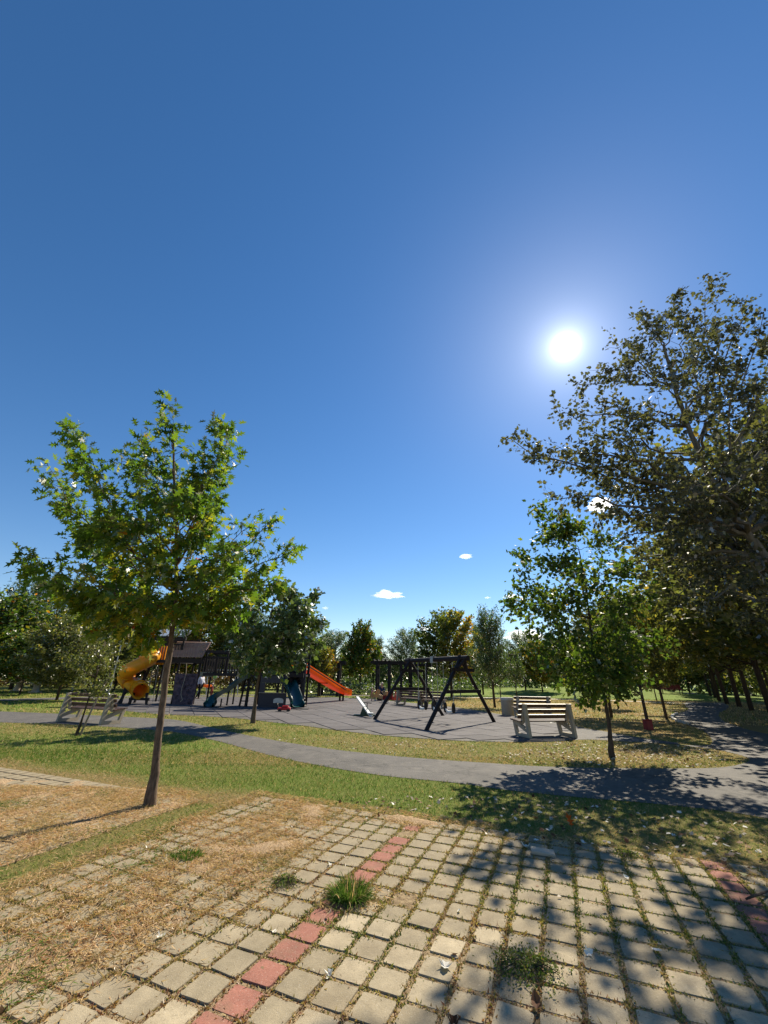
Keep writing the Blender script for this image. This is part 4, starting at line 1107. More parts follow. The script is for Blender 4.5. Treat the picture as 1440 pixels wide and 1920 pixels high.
mass('distant_woods', [(-120, 45), (-80, 66), (-50, 82), (-22, 96)], 9.5, 32000, M['ash'], 'tall line of trees behind the left lawn and the play towers', .6)
mass('distant_woods', [(-35, 108), (0, 112), (40, 112), (80, 105), (110, 90)], 5.6, 26000, M['ash'], 'line of distant trees closing the park behind everything', .75)
mass('distant_woods', [(60, 80), (62, 60), (60, 40), (50, 22), (44, 5)], 8.0, 17000, M['avenue'], 'dark woods behind the avenue', .6)
mass('hedge', [(-75, 48), (-52, 52), (-36, 54), (-22, 58), (-12, 60)], 2.6, 16000, M['rust_hedge'], 'rusty brown hedge along the far left lawn', .32)
mass('shrubs', [(-11, 60), (0, 62), (12, 66), (22, 74)], 2.2, 9000, M['ash'], 'low dark shrubs under the far trees', .3)
mass('shrubs', [(-6.5, 47), (-1.5, 47.5), (3, 47.5)], 1.2, 2600, M['ash'], 'dark shrubs beside the pergola', .22)

# ------------------------------------------------------------------ clouds (thin bodies of mist, far outside the park)
t = bpy.data.materials.new('cloud_vapour'); t.use_nodes = True; t.node_tree.nodes.clear()
mo = t.node_tree.nodes.new('ShaderNodeOutputMaterial'); pv = t.node_tree.nodes.new('ShaderNodeVolumePrincipled')
pv.inputs['Color'].default_value = (.98, .98, .99, 1); pv.inputs['Density'].default_value = .022; pv.inputs['Anisotropy'].default_value = .55
sc.cycles.volume_bounces = 6
t.node_tree.links.new(pv.outputs[0], mo.inputs['Volume'])
def cloud(px, py, w, h, label, D=2400.0):
    c = A(px, py, D); q = D / F * .85; r = np.random.default_rng(int(px))
    bm = bmesh.new(); bmesh.ops.create_icosphere(bm, subdivisions=4, radius=1.0)
    for v in bm.verts:
        p = v.co.copy(); n = mn.fractal(Vector((p.x * 1.6 + px, p.y * 1.6, p.z * 1.6)), 1.0, 2.0, 4)
        k = 1 + .75 * n
        v.co = Vector((p.x * k * w * q / 2, p.y * k * w * q / 3, (p.z if p.z > 0 else p.z * .45) * k * h * q / 2 * (1.15 - .5 * abs(p.x))))
    me = bpy.data.meshes.new('cloud'); bm.to_mesh(me); bm.free(); me.materials.append(t)
    o = link('cloud', me, None, c); tag(o, label, 'cloud', 'small clouds above the far trees'); return o
cloud(728, 1117, 58, 18, 'largest small white cloud above the middle trees')
cloud(873, 1044, 28, 12, 'flat little cloud, the highest one in the clear sky')
cloud(962, 1120, 34, 10, 'thin cloud strip just left of the maple crown')
cloud(914, 1121, 11, 6, 'tiny cloud dot left of the thin strip')
cloud(610, 1141, 13, 7, 'tiny cloud above the tree by the orange slide')
cloud(800, 1180, 34, 12, 'faint cloud between the round tree and the orange tree')
cloud(1125, 950, 62, 30, 'bright cloud showing through the plane tree leaves')
cloud(985, 1196, 70, 30, 'cloud behind the left side of the maple crown')
cloud(400, 1215, 60, 20, 'low cloud bank behind the left trees')

# ------------------------------------------------------------------ benches
def make_bench(p_left, p_right, label, L=None):
    """rear bottom corners of the two side frames; the seat faces to the left of the direction p_left -> p_right"""
    a, b = V(*p_left), V(*p_right); d = b - a; L = L or float(np.hypot(d[0], d[1])); rz = math.atan2(d[1], d[0])
    root = empty('park_bench', (a[0], a[1], .01), rz, label, 'bench', 'concrete and timber park benches')
    prof = [((0, 0), (.10, .93)), ((.13, .93), (.30, .40)), ((.08, .20), (.72, .42)), ((.74, .44), (.64, .03)), ((-.02, .05), (.68, .05)), ((.30, .40), (.74, .42))]
    wid = [.12, .09, .10, .10, .10, .07]
    for x in (0.0, L):
        m = MB()
        for q, (((y0, z0), (y1, z1)), w) in enumerate(zip(prof, wid)):
            m.bar((x, y0, z0), (x, y1, z1), w, .085 + .002 * q, up=(1, 0, 0))
        m.build('side_frame', M['concrete'], root)
    dy, dz = .17, -.53; n_ = math.hypot(dy, dz); u = (dy / n_, dz / n_)
    for t_ in (.02, .18, .34):
        y, z = .185 + u[0] * t_, .90 + u[1] * t_
        m = MB(); m.bar((-.16, y, z), (L + .16, y, z), .035, .105, up=(0, u[0], u[1])); m.build('back_slat', M['bench_wood'], root)
    for k in range(4):
        y = .33 + k * .125
        m = MB(); m.bar((-.14, y, .475 - .012 * (3 - k)), (L + .14, y, .475 - .012 * (3 - k)), .105, .035); m.build('seat_slat', M['bench_wood'], root)
    return root
make_bench(G(994, 1386), G(1079, 1384), 'nearest bench on the rubber edge, seen from behind, right of the swings')
make_bench(G(108.5, 1354), G(188.8, 1360), 'left bench by the curving path, behind the staked sapling')
make_bench(G(976, 1349), G(1034, 1350), 'rear bench beside the concrete litter bin, partly hidden by the nearest bench')
make_bench(G(744, 1323) , G(786, 1327), 'far bench behind the left end of the swing frame')
make_bench(G(785, 1328) , G(828, 1330), 'far bench behind the hanging swing seats')

# concrete bins and pedestals
def bin_(px, py, r, h, label):
    b = G(px, py); root = empty('litter_bin', b, 0, label, 'litter bin')
    m = MB(); m.lathe([(r * .92, 0), (r, .04), (r, h * .86)], (0, 0, 0), 20); smoothed(m.build('body', M['concrete'], root))
    m = MB(); m.lathe([(r * 1.06, h * .86), (r * 1.08, h * .90), (r * 1.0, h), (r * .72, h + .01), (r * .70, h * .9)], (0, 0, .002), 20); smoothed(m.build('rim', M['kerb'], root))
bin_(953, 1342, .30, .82, 'round concrete litter bin left of the rear bench')
def pedestal(px, py, label, s=1.0):
    b = G(px, py); root = empty('stone_pedestal', b, .2, label, 'pedestal', 'stone pedestals on the left lawn')
    m = MB(); m.box((0, 0, .05), (.62 * s, .62 * s, .10), 0, .01); m.build('base', M['concrete'], root)
    m = MB(); m.lathe([(.24 * s, .10), (.20 * s, .35), (.20 * s, .55), (.26 * s, .68)], (0, 0, 0), 14); smoothed(m.build('shaft', M['concrete'], root))
    m = MB(); m.box((0, 0, .74), (.95 * s, .95 * s, .11), 0, .02); m.build('top', M['concrete'], root)
pedestal(31, 1296, 'pale stone pedestal table nearer the left picture edge', 1.15)
pedestal(65, 1299, 'stone pedestal table right of the leftmost one', 1.15)
b = G(134, 1297); root = empty('hand_pump', b, .3, 'short white bent standpipe on the far left lawn', 'standpipe')
m = MB(); m.tube([(0, 0, 0), (0, 0, .75), (.05, 0, .92), (.17, 0, .97), (.26, 0, .90)], [.09, .085, .085, .08, .06], 10); smoothed(m.build('pipe', M['kerb'], root), 60)
m = MB(); m.lathe([(.17, 0), (.16, .08), (.1, .09)], (0, 0, 0), 12); m.build('foot', M['bark_dark'], root)

# lamp post behind the slide
b = G(203, 1303); root = empty('street_lamp', (b[0], b[1], 0), 0, 'thin grey lamp post with a small flat head left of the tube slide', 'street lamp')
hl = A(222, 1210, b[1])[2]
m = MB(); m.tube([(0, 0, 0), (0, 0, .3), (0, 0, hl)], [.075, .06, .04], 10); smoothed(m.build('pole', M['steel'], root))
m = MB(); m.lathe([(.14, 0), (.13, .05), (.085, .12)], (0, 0, 0), 12); m.build('base', M['steel'], root)
m = MB(); m.bar((0, 0, hl - .05), (.45, -.15, hl + .12), .05); m.build('arm', M['steel'], root)
m = MB(); m.box((.62, -.2, hl + .14), (.5, .2, .07), -.3, .02); m.build('lamp_head', M['white_paint'], root)
for px, Y, ht, lb in ((924, 50, 1258, 'thin steel lamp post in the lawn behind the swings'), (863, 47, 1266, 'thin dark lamp post left of the swing frame right leg')):
    x = A(px, 1290, Y)[0]; root = empty('street_lamp', (x, Y, float(hz(x, Y))), 0, lb, 'street lamp'); h_ = A(px, ht, Y)[2]
    m = MB(); m.tube([(0, 0, 0), (0, 0, h_)], [.06, .035], 8); m.build('pole', M['steel'], root)
    m = MB(); m.lathe([(.05, h_), (.22, h_ + .03), (.16, h_ + .2), (.03, h_ + .25)], (0, 0, 0), 12); m.build('lamp_head', M['white_paint'], root)

# red things at right
b = G(1217, 1369); root = empty('red_box', b, .2, 'small red box standing at the foot of the thin dark trunk', 'box')
m = MB(); m.box((0, 0, .17), (.24, .2, .34), 0, .02); m.build('body', M['red_dark'], root)
m = MB(); m.box((0, 0, .35), (.27, .23, .03), 0, .008); m.build('lid', M['red_dark'], root)
bx, by = A(1257, 1295, 52)[:2]; root = empty('red_bench', (bx, by, float(hz(bx, by))), .05, 'long red bench on the slope at the end of the lawn', 'bench')
for k in range(4):
    m = MB(); m.bar((-1.45, .10 + .03 * k, .52 + .13 * k), (1.45, .10 + .03 * k, .52 + .13 * k), .03, .12); m.build('back_slat', M['red_dark'], root)
m = MB(); m.box((0, -.15, .45), (2.9, .42, .05)); m.build('seat', M['red_dark'], root)
for x in (-1.2, 1.2):
    m = MB(); m.bar((x, -.3, 0), (x, -.3, .43), .07); m.bar((x, .1, 0), (x, .22, .95), .07); m.build('leg', M['bark_dark'], root)

# ------------------------------------------------------------------ swing set
F1, F2, F3, F4 = G(702, 1350), G(799, 1371), G(831, 1343), G(927, 1355)
mid1, mid2 = (F1 + F3) / 2, (F2 + F4) / 2
T1_, T2_ = A(768, 1240, mid1[1]), A(864, 1233, mid2[1])
zt = (T1_[2] + T2_[2]) / 2; T1_[2] = T2_[2] = zt
T1_[:2] = T1_[:2] * .5 + mid1[:2] * .5; T2_[:2] = T2_[:2] * .5 + mid2[:2] * .5
org = (mid1 + mid2) / 2; org[2] = 0
sw = empty('swing_set', org, 0, 'large dark timber swing frame with two A shaped ends on the rubber tiles', 'swing set')
R = lambda p: V(*p) - org
bd = (T2_ - T1_) / np.linalg.norm(T2_ - T1_)
m = MB(); m.tube([R(T1_ - bd * .35), R(T2_ + bd * .45)], [.095, .095], 12); smoothed(m.build('beam', M['dark_wood'], sw))
for f_, t_ in ((F1, T1_), (F3, T1_), (F2, T2_), (F4, T2_)):
    m = MB(); m.tube([R(f_ + V(0, 0, .012)), R(t_ + (t_ - f_) / np.linalg.norm(t_ - f_) * .12)], [.072, .068], 12); smoothed(m.build('leg', M['dark_wood'], sw))
for f_, g_, t_ in ((F1, F3, T1_), (F2, F4, T2_)):
    for fr, ex, w in ((.50, .06, .10), (.82, .35, .10)):
        p, q = f_ + (t_ - f_) * fr, g_ + (t_ - g_) * fr; d = (q - p) / np.linalg.norm(q - p)
        m = MB(); off = np.cross(d, V(0, 0, 1)) * .10
        m.bar(R(p - d * ex + off), R(q + d * ex + off), .05, .12); m.build('cross_brace', M['dark_wood'], sw)
for s_ in (1, -1):       # curved corner braces by the beam end
    p = T2_ + bd * .28 + V(0, 0, -.03); g_ = (F4 if s_ > 0 else F2)
    q = T2_ + (g_ - T2_) * .17
    m = MB(); m.tube(bez(R(p), R(q), V(0, 0, -.15), 5, 0), .055, 8); m.build('corner_brace', M['dark_wood'], sw)
# post standing under the middle of the beam
pm = T1_ * .5 + T2_ * .5
m = MB(); m.box(R(pm + V(0, 0, .0)), (.20, .20, .26), math.atan2(bd[1], bd[0])); m.build('beam_bracket', M['steel'], sw)
def swing(fr, label, tw):
    p = T1_ * (1 - fr) + T2_ * fr; root = empty('baby_swing', (p[0], p[1], 0), math.atan2(bd[1], bd[0]), label, 'swing', 'swings hanging from the timber frame')
    zs = .52
    for s_ in (-1, 1):
        c = MB(); n = 26
        for k in range(n):
            z0, z1 = zs + .18 + (zt - .10 - zs - .18) * k / n, zs + .18 + (zt - .10 - zs - .18) * (k + .9) / n
            o_ = (.008 if k % 2 else 0); c.bar((s_ * (.24 + .02 * k / n) + o_, 0, z0), (s_ * (.24 + .02 * k / n) + o_, 0, z1), .012 if k % 2 else .022, .022 if k % 2 else .012)
        c.build('chain', M['steel'], root)
        m_ = MB(); m_.prism([(math.cos(a_) * .085, math.sin(a_) * .19) for a_ in np.linspace(0, 2 * math.pi, 14)[:-1]], (s_ * .22, 0, zs + .06), (0, 1, 0), (0, 0, 1), .05); m_.build('side_panel', M['black_rubber'], root)
    m_ = MB(); m_.tube([(-.22, 0, zs + .02), (-.12, 0, zs - .07), (0, 0, zs - .10), (.12, 0, zs - .07), (.22, 0, zs + .02)], [.03, .05, .06, .05, .03], 8); m_.build('seat_strap', M['white_paint'], root)
    root.rotation_euler.z += tw
swing(.26, 'left baby swing with black side panels, hanging before the far benches', .1)
swing(.52, 'middle baby swing, half hidden behind the near swing leg', -.2)
swing(.77, 'right baby swing hanging in front of the dry lawn', .15)

# ------------------------------------------------------------------ seesaw
lo, hi = G(696, 1348), A(670, 1307, 21.6); md = lo * .55 + hi * .45
root = empty('seesaw', (md[0], md[1], 0), 0, 'white seesaw plank tilted down towards the swings on a dark base', 'seesaw')
R2 = lambda p: V(*p) - V(md[0], md[1], 0)
lo2 = lo + V(0, 0, .10)
m = MB(); m.bar(R2(lo2), R2(hi), .13, .06); m.build('plank', M['white_paint'], root)
m = MB(); dd_ = (hi - lo2); sd = np.cross(dd_, V(0, 0, 1)); sd /= np.linalg.norm(sd)
m.bar(R2(lo2 + sd * .085 + V(0, 0, .01)), R2(hi + sd * .085 + V(0, 0, .01)), .02, .07); m.build('edge_strip', M['green_paint'], root)
m = MB(); m.box((0, 0, .05), (.95, .3, .08), 0.1); m.build('base_plate', M['green_paint'], root)
m = MB(); m.prism([(-.20, 0), (.20, 0), (.07, md[2] + .02), (-.07, md[2] + .02)], (0, 0, .06), (1, 0, 0), (0, 0, 1), .16); m.build('pivot', M['green_paint'], root)
hp = lo2 * .72 + hi * .28
m = MB(); m.tube([R2(hp), R2(hp + V(0, 0, .32))], .018, 8); m.tube([R2(hp + V(-.16, 0, .32)), R2(hp + V(.2, 0, .30))], .018, 8); m.build('handle', M['black_rubber'], root)
m = MB(); m.box(R2(lo2 * .93 + hi * .07 + V(0, 0, .06)), (.26, .26, .04), 0, .01); m.build('seat', M['white_paint'], root)

# ------------------------------------------------------------------ play structure
Yf1, Yb1, Yf2, Yb2 = 26.2, 28.2, 24.9, 27.0
X1 = lambda px, py=1262: A(px, py, Yf1)[0]
def ZZ1(px, py, Y=Yf1): return A(px, py, Y)[2]
xa, xb, xc = X1(277, 1238), X1(333, 1262), X1(372, 1262)      # left platform | middle post | right end of tower one
zA, zB = ZZ1(300, 1239), ZZ1(350, 1263)
ps = empty('play_structure', (xb, Yf1, 0), 0, 'dark timber climbing structure of two towers joined by a railed bridge', 'play structure')
O = V(xb, Yf1, 0)
def pt(x, y, z): return (x - O[0], y - O[1], z - O[2])
def post(x, y, z0, z1, r=.06, name='post', mat='dark_wood', parent=ps):
    m = MB(); m.tube([pt(x, y, z0), pt(x, y, z1)], r, 10); return smoothed(m.build(name, M[mat], parent))
def beam(p, q, w=.10, h=.14, name='beam', mat='dark_wood', parent=ps):
    m = MB(); m.bar(pt(*p), pt(*q), w, h); return m.build(name, M[mat], parent)
for y in (Yf1, Yb1):
    post(xa, y, 1.0 if y == Yf1 else .01, zA + 1.45); post(xb, y, 0.01, zA + 1.45); post(xc, y, .01, zB + 1.15)
for x in (xa - .25, ): 
    beam((x - .9, Yf1, .02), (xa, Yf1, zA), .10, .10, 'leaning_post'); beam((x - .2, Yf1 + .4, .02), (xa + .1, Yf1 + .4, zA), .10, .10, 'leaning_post')
m = MB(); m.box(pt((xa + xb) / 2, (Yf1 + Yb1) / 2, zA - .05), (xb - xa, Yb1 - Yf1, .10)); m.build('platform', M['dark_wood'], ps)
m = MB(); m.box(pt((xb + xc) / 2, (Yf1 + Yb1) / 2, zB - .05), (xc - xb, Yb1 - Yf1, .10)); m.build('platform', M['dark_wood'], ps)
for y in (Yf1 - .08, Yb1 + .08):
    beam((xa - .1, y, zA - .02), (xc + .25, y, zA - .02), .10, .16); beam((xa - .1, y, zA + .95), (xb, y, zA + .95), .07, .08, 'rail')
    beam((xa - .15, y, zA + 1.30), (xb + .15, y, zA + 1.30), .12, .20)
bal_me = None
def baluster_row(p, q, z0, z1, n, w=.055, name='baluster'):
    me = None
    for k in range(n):
        t_ = (k + .5) / n; x, y = p[0] + (q[0] - p[0]) * t_, p[1] + (q[1] - p[1]) * t_
        if me is None:
            m_ = MB(); m_.box((0, 0, (z1 - z0) / 2), (w, .025, z1 - z0)); o_ = m_.build(name, M['dark_wood'], ps); me = o_.data
        else: o_ = link(name, me, ps)
        o_.location = Vector(pt(x, y, z0))
for y in (Yf1 - .02, Yb1 + .02): baluster_row((xa + .55, y), (xb, y), zA + .02, zA + .93, 9)
# grey sheet roof over the left platform
rz0, rz1 = zA + 1.42, ZZ1(300, 1178)
m = MB(); xm = (xa + xb) / 2
m.add([pt(xa - .1, Yf1 - .25, rz0), pt(xb + .1, Yf1 - .25, rz0), pt(xb + .1, Yf1 + .85, rz1), pt(xa - .1, Yf1 + .85, rz1),
       pt(xa - .1, Yf1 - .25, rz0 + .04), pt(xb + .1, Yf1 - .25, rz0 + .04), pt(xb + .1, Yf1 + .85, rz1 + .04), pt(xa - .1, Yf1 + .85, rz1 + .04)],
      [(3, 2, 1, 0), (4, 5, 6, 7), (0, 1, 5, 4), (1, 2, 6, 5), (2, 3, 7, 6), (3, 0, 4, 7)]); m.build('roof_sheet', M['glass_roof'], ps)
for x in (xa - .1, xm, xb + .1): beam((x, Yf1 - .27, rz0), (x, Yf1 + .87, rz1), .06, .10, 'rafter')
# slatted roof over the right platform: two slopes of horizontal slats
sz0, sz1 = ZZ1(355, 1233), ZZ1(355, 1202)
xl, xr = X1(323, 1215), X1(388, 1215); n = 13
me = None
for side_ in (0,):
    for k in range(n):
        t_ = (k + .5) / n; z = sz0 + (sz1 - sz0) * t_
        y = (Yf1 - .45) + (.95 * t_) if side_ == 0 else (Yb1 + .45) - 2.0 * t_
        if me is None:
            m = MB(); m.bar((-(xr - xl) / 2, 0, 0), ((xr - xl) / 2, 0, 0), .035, (sz1 - sz0) / n * .80, up=(0, .9, .42)); o_ = m.build('roof_slat', M['roof_wood'], ps); me = o_.data
        else: o_ = link('roof_slat', me, ps)
        o_.location = Vector(pt((xl + xr) / 2, y, z))
for x in (xl + .15, xr - .15):
    beam((x, Yf1 - .35, sz0 - .08), (x, Yf1 + .56, sz1 - .08), .07, .10, 'rafter'); post(x, Yf1 + .55, zB, sz1 - .1, .05)
beam((xl, Yf1 - .1, sz0 - .12), (xr, Yf1 - .1, sz0 - .12), .12, .16)
# climbing wall with holds and rope
wl, wr = A(323, 1321, Yf1 - .5), A(359, 1321, Yf1 - .5)
m = MB(); q = [(wl[0], Yf1 - .55, .012), (wr[0] + .08, Yf1 - .55, .012), (xc + .05, Yf1 - .12, zB), (xb - .08, Yf1 - .12, zB)]
m.add([pt(*p) for p in q] + [pt(p[0], p[1] + .05, p[2]) for p in q], [(0, 1, 2, 3), (7, 6, 5, 4), (0, 4, 5, 1), (1, 5, 6, 2), (2, 6, 7, 3), (3, 7, 4, 0)])
wall_o = m.build('climbing_wall', M['rock'], ps)
hm = None
for k in range(22):
    u_, v_ = rng.uniform(.08, .92), rng.uniform(.06, .94)
    a_ = V(*q[0]) * (1 - u_) + V(*q[1]) * u_; b_ = V(*q[3]) * (1 - u_) + V(*q[2]) * u_; p = a_ * (1 - v_) + b_ * v_
    if hm is None:
        mm = MB(); mm.ball((0, 0, 0), (.06, .045, .04), 8, 5); ho = mm.build('hold', M['rock'], wall_o); hm = ho.data
    else: ho = link('hold', hm, wall_o)
    ho.location = Vector(pt(p[0], p[1] - .015, p[2])); ho.rotation_euler = (0, rng.uniform(0, 3), 0)
m = MB(); rp = [A(350, 1240, Yf1), A(349, 1262, Yf1 - .15), A(345, 1278, Yf1 - .3), A(341, 1290, Yf1 - .45), A(339, 1302, Yf1 - .55), A(342, 1312, Yf1 - .62), A(338, 1316, Yf1 - .66)]
m.tube([pt(*p) for p in rp], .022, 6); m.build('climbing_rope', M['rope'], ps)
# rope net under the left platform
nl0, nl1, nr0, nr1 = A(275, 1316, Yf1 - .7), A(287, 1246, Yf1), A(309, 1316, Yf1 - .7), A(318, 1246, Yf1)
for k in range(4):
    t_ = k / 3; m = MB(); m.tube([pt(*(nl0 * (1 - t_) + nr0 * t_)), pt(*(nl1 * (1 - t_) + nr1 * t_))], .017, 5); m.build('net_rope', M['rope'], ps)
for k in range(6):
    t_ = .03 + k / 6; m = MB(); m.tube([pt(*(nl0 * (1 - t_) + nl1 * t_)), pt(*(nr0 * (1 - t_) + nr1 * t_))], .014, 5); m.build('net_rope', M['dark_rope'], ps)
# bridge
xd = A(468, 1262, 25.6)[0]; ybr = 25.8
for y0, y1 in ((Yf1, Yf2 + .6), (Yf1 + 1.0, Yf2 + 1.6)):
    beam((xc, y0, zB - .02), (xd, y1, zB - .02), .10, .16); beam((xc, y0, zB + .95), (xd, y1, zB + .95), .07, .08, 'rail')
    baluster_row((xc, y0), (xd, y1), zB + .04, zB + .92, 19, .06)
    for t_ in (0.0, .33, .66, 1.0):
        post(xc + (xd - xc) * t_, y0 + (y1 - y0) * t_, zB - .1 if t_ in (0.33, .66) and False else (.01 if t_ in (.66,) else zB - .1), zB + 1.05, .05)
m = MB(); yd0, yd1 = Yf1 + .5, Yf2 + 1.1
for k in range(22):
    t_ = (k + .5) / 22
    mm = MB(); mm.box(pt(xc + (xd - xc) * t_, yd0 + (yd1 - yd0) * t_, zB), ((xd - xc) / 22 * .86, 1.0, .04)); mm.build('deck_plank', M['dark_wood'], ps)
zt2 = ZZ1(410, 1222)
beam((xr - .1, Yf1, zt2), (A(430, 1224, Yf1)[0], Yf1, zt2), .12, .16); beam((xr - .1, Yb1 - .4, zt2), (A(430, 1224, Yf1)[0], Yb1 - .4, zt2), .12, .16)
post(A(430, 1224, Yf1)[0] - .06, Yf1, zB, zt2, .06); post(A(430, 1224, Yf1)[0] - .06, Yb1 - .4, zB, zt2, .06)
m = MB(); p, q_ = A(377, 1258, Yf1 - .05), A(400, 1264, Yf1 - .05); m.box(pt((p[0] + q_[0]) / 2, Yf1 - .1, zB - .02), (q_[0] - p[0], .04, .26)); m.build('teal_board', M['teal_plastic'], ps)
# tower two
x2a, x2b, x2c = A(470, 1262, Yf2)[0], A(524, 1262, Yf2)[0], A(567, 1262, Yf2)[0]
z2 = A(520, 1264, Yf2)[2]
for y in (Yf2, Yb2):
    for x in (x2a, x2b, x2c): post(x, y, .01, z2 + 1.9, .065)
m = MB(); m.box(pt((x2a + x2c) / 2, (Yf2 + Yb2) / 2, z2 - .05), (x2c - x2a, Yb2 - Yf2, .10)); m.build('platform', M['dark_wood'], ps)
for y in (Yf2 - .07, Yb2 + .07):
    beam((x2a - .1, y, z2 - .04), (x2c + .1, y, z2 - .04), .10, .22); beam((x2a, y, z2 + .95), (x2c, y, z2 + .95), .07, .09, 'rail'); beam((x2a - .2, y, z2 + 1.85), (x2c + .2, y, z2 + 1.85), .12, .16)
baluster_row((x2a + .7, Yf2 - .01), (x2b - .05, Yf2 - .01), z2 + .05, z2 + .92, 9, .075); baluster_row((x2a, Yb2 + .01), (x2c, Yb2 + .01), z2 + .05, z2 + .92, 24, .075)
baluster_row((x2c, Yf2 + .1), (x2c, Yb2 - 1.0), z2 + .05, z2 + .92, 8, .075)
# pitched dark roof over tower two, mostly behind the young tree's crown
rzt = z2 + 1.95
for k in range(12):
    t_ = k / 12
    for s_ in (0, 1):
        y = Yf2 - .3 + t_ * 1.3 if s_ == 0 else Yb2 + .3 - t_ * 1.3
        mm = MB(); mm.bar(pt(x2a - .1, y, rzt + t_ * .55), pt(x2b + .2, y, rzt + t_ * .55), .035, .12, up=(0, .9, .4)); mm.build('roof_slat', M['dark_wood'], ps)
# play house panels below
xh0, xh1 = A(484, 1315, Yf2 - .1)[0], A(536, 1315, Yf2 - .1)[0]
zh1 = A(505, 1300, Yf2 - .1)[2]; zh2 = A(505, 1280, Yf2)[2]
m = MB(); m.box(pt((xh0 + xh1) / 2, Yf2 - .10, (zh1 + .012) / 2), (xh1 - xh0, .05, zh1)); m.build('house_panel', M['navy'], ps)
m = MB(); m.box(pt((xh0 + xh1) / 2, Yf2 - .10, (zh2 + z2) / 2 - .06), (xh1 - xh0, .05, z2 - zh2 - .1)); m.build('house_panel', M['navy'], ps)
beam((xh0, Yf2 - .16, zh1 + .03), (xh1, Yf2 - .16, zh1 + .03), .14, .04, 'counter', 'grey_wood')
m = MB(); m.box(pt(xh0 + .15, Yf2 - .10, (zh1 + zh2) / 2), (.30, .05, zh2 - zh1 - .04)); m.build('house_panel', M['navy'], ps)
m = MB(); m.box(pt(xh1 - .25, Yf2 - .10, (zh1 + zh2) / 2), (.12, .05, zh2 - zh1 - .04)); m.build('house_panel', M['navy'], ps)
p = A(498.5, 1268, Yf2 - .15); m = MB(); m.box(pt(p[0], Yf2 - .18, p[2]), (.22, .02, .13)); m.build('notice_plate', M['steel'], ps, label='small pale notice plate')
p = A(522, 1313, Yf2 - .15); m = MB(); m.box(pt(p[0], Yf2 - .14, p[2] - .06), (.56, .02, .15)); m.prism([(math.cos(a_) * .28, math.sin(a_) * .10) for a_ in np.linspace(0, math.pi, 9)], pt(p[0], Yf2 - .14, p[2] + .015), (1, 0, 0), (0, 0, 1), .02); m.build('sign_plate', M['steel'], ps, label='low arched grey sign plate')
p = A(483, 1253, Yf2 - .1); m = MB(); m.box(pt(p[0], Yf2 - .12, z2 + .48), (.22, .05, .78), 0, .02); m.build('yellow_panel', M['yellow_plastic'], ps, label='narrow yellow panel')
for k in range(3): 
    m = MB(); m.box(pt(p[0], Yf2 - .16, z2 + .22 + .26 * k), (.10, .03, .10), 0, .01); m.build('yellow_button', M['orange_plastic'], ps)
p = A(548, 1246, Yf2 + .4); m = MB(); m.tube([pt(p[0] - .1, Yf2 + .3, p[2] - .2), pt(p[0] + .1, Yf2 + .3, p[2]), pt(p[0] + .05, Yf2 + .3, p[2] + .3)], .06, 8); m.build('orange_fitting', M['orange_plastic'], ps)
# crossed netting above the front slide
for (a1, a2) in (((528, 1262), (548, 1234)), ((548, 1262), (528, 1234)), ((548, 1262), (566, 1234)), ((566, 1262), (548, 1234))):
    p, q_ = A(*a1, Yf2 - .02), A(*a2, Yf2 - .02); m = MB(); m.tube([pt(*p), pt(*q_)], .035, 6); m.build('cross_strut', M['dark_wood'], ps)
# lattice steps at the left side of tower two
for k in range(5):
    z = .3 + k * .27; p, q_ = A(453, 1300, Yf2 + .3)[0], x2a
    beam((p + .05 * k, Yf2 + .25, z), (q_, Yf2 + .25, z), .12, .05, 'step')
beam((A(449, 1318, Yf2 + .2)[0], Yf2 + .25, .012), (A(462, 1268, Yf2 + .2)[0], Yf2 + .25, z2), .09, .09, 'leaning_post'); beam((A(460, 1318, Yf2 + .2)[0], Yf2 + .25, .012), (A(468, 1268, Yf2 + .2)[0], Yf2 + .25, z2), .09, .09, 'leaning_post')
# steep climbing ramp at the right
ra, rb, rc = A(541, 1262, Yf2 - .1), G(560, 1327), G(574, 1325)
for k in range(12):
    t_ = (k + .5) / 12; a_ = ra * t_ + rb * (1 - t_); b_ = (ra + V(.35, .3, .5)) * t_ + rc * (1 - t_)
    mm = MB(); mm.bar(pt(*a_), pt(*b_), .19, .04, up=(.3, -.6, .8)); mm.build('ramp_plank', M['dark_wood'], ps)
beam(tuple(rb), tuple(ra), .07, .12, 'ramp_rail'); beam(tuple(rc), tuple(ra + V(.35, .3, .5)), .07, .12, 'ramp_rail')
post(x2c + .05, Yf2 + .2, .01, z2 + .9, .13, 'column', 'navy')

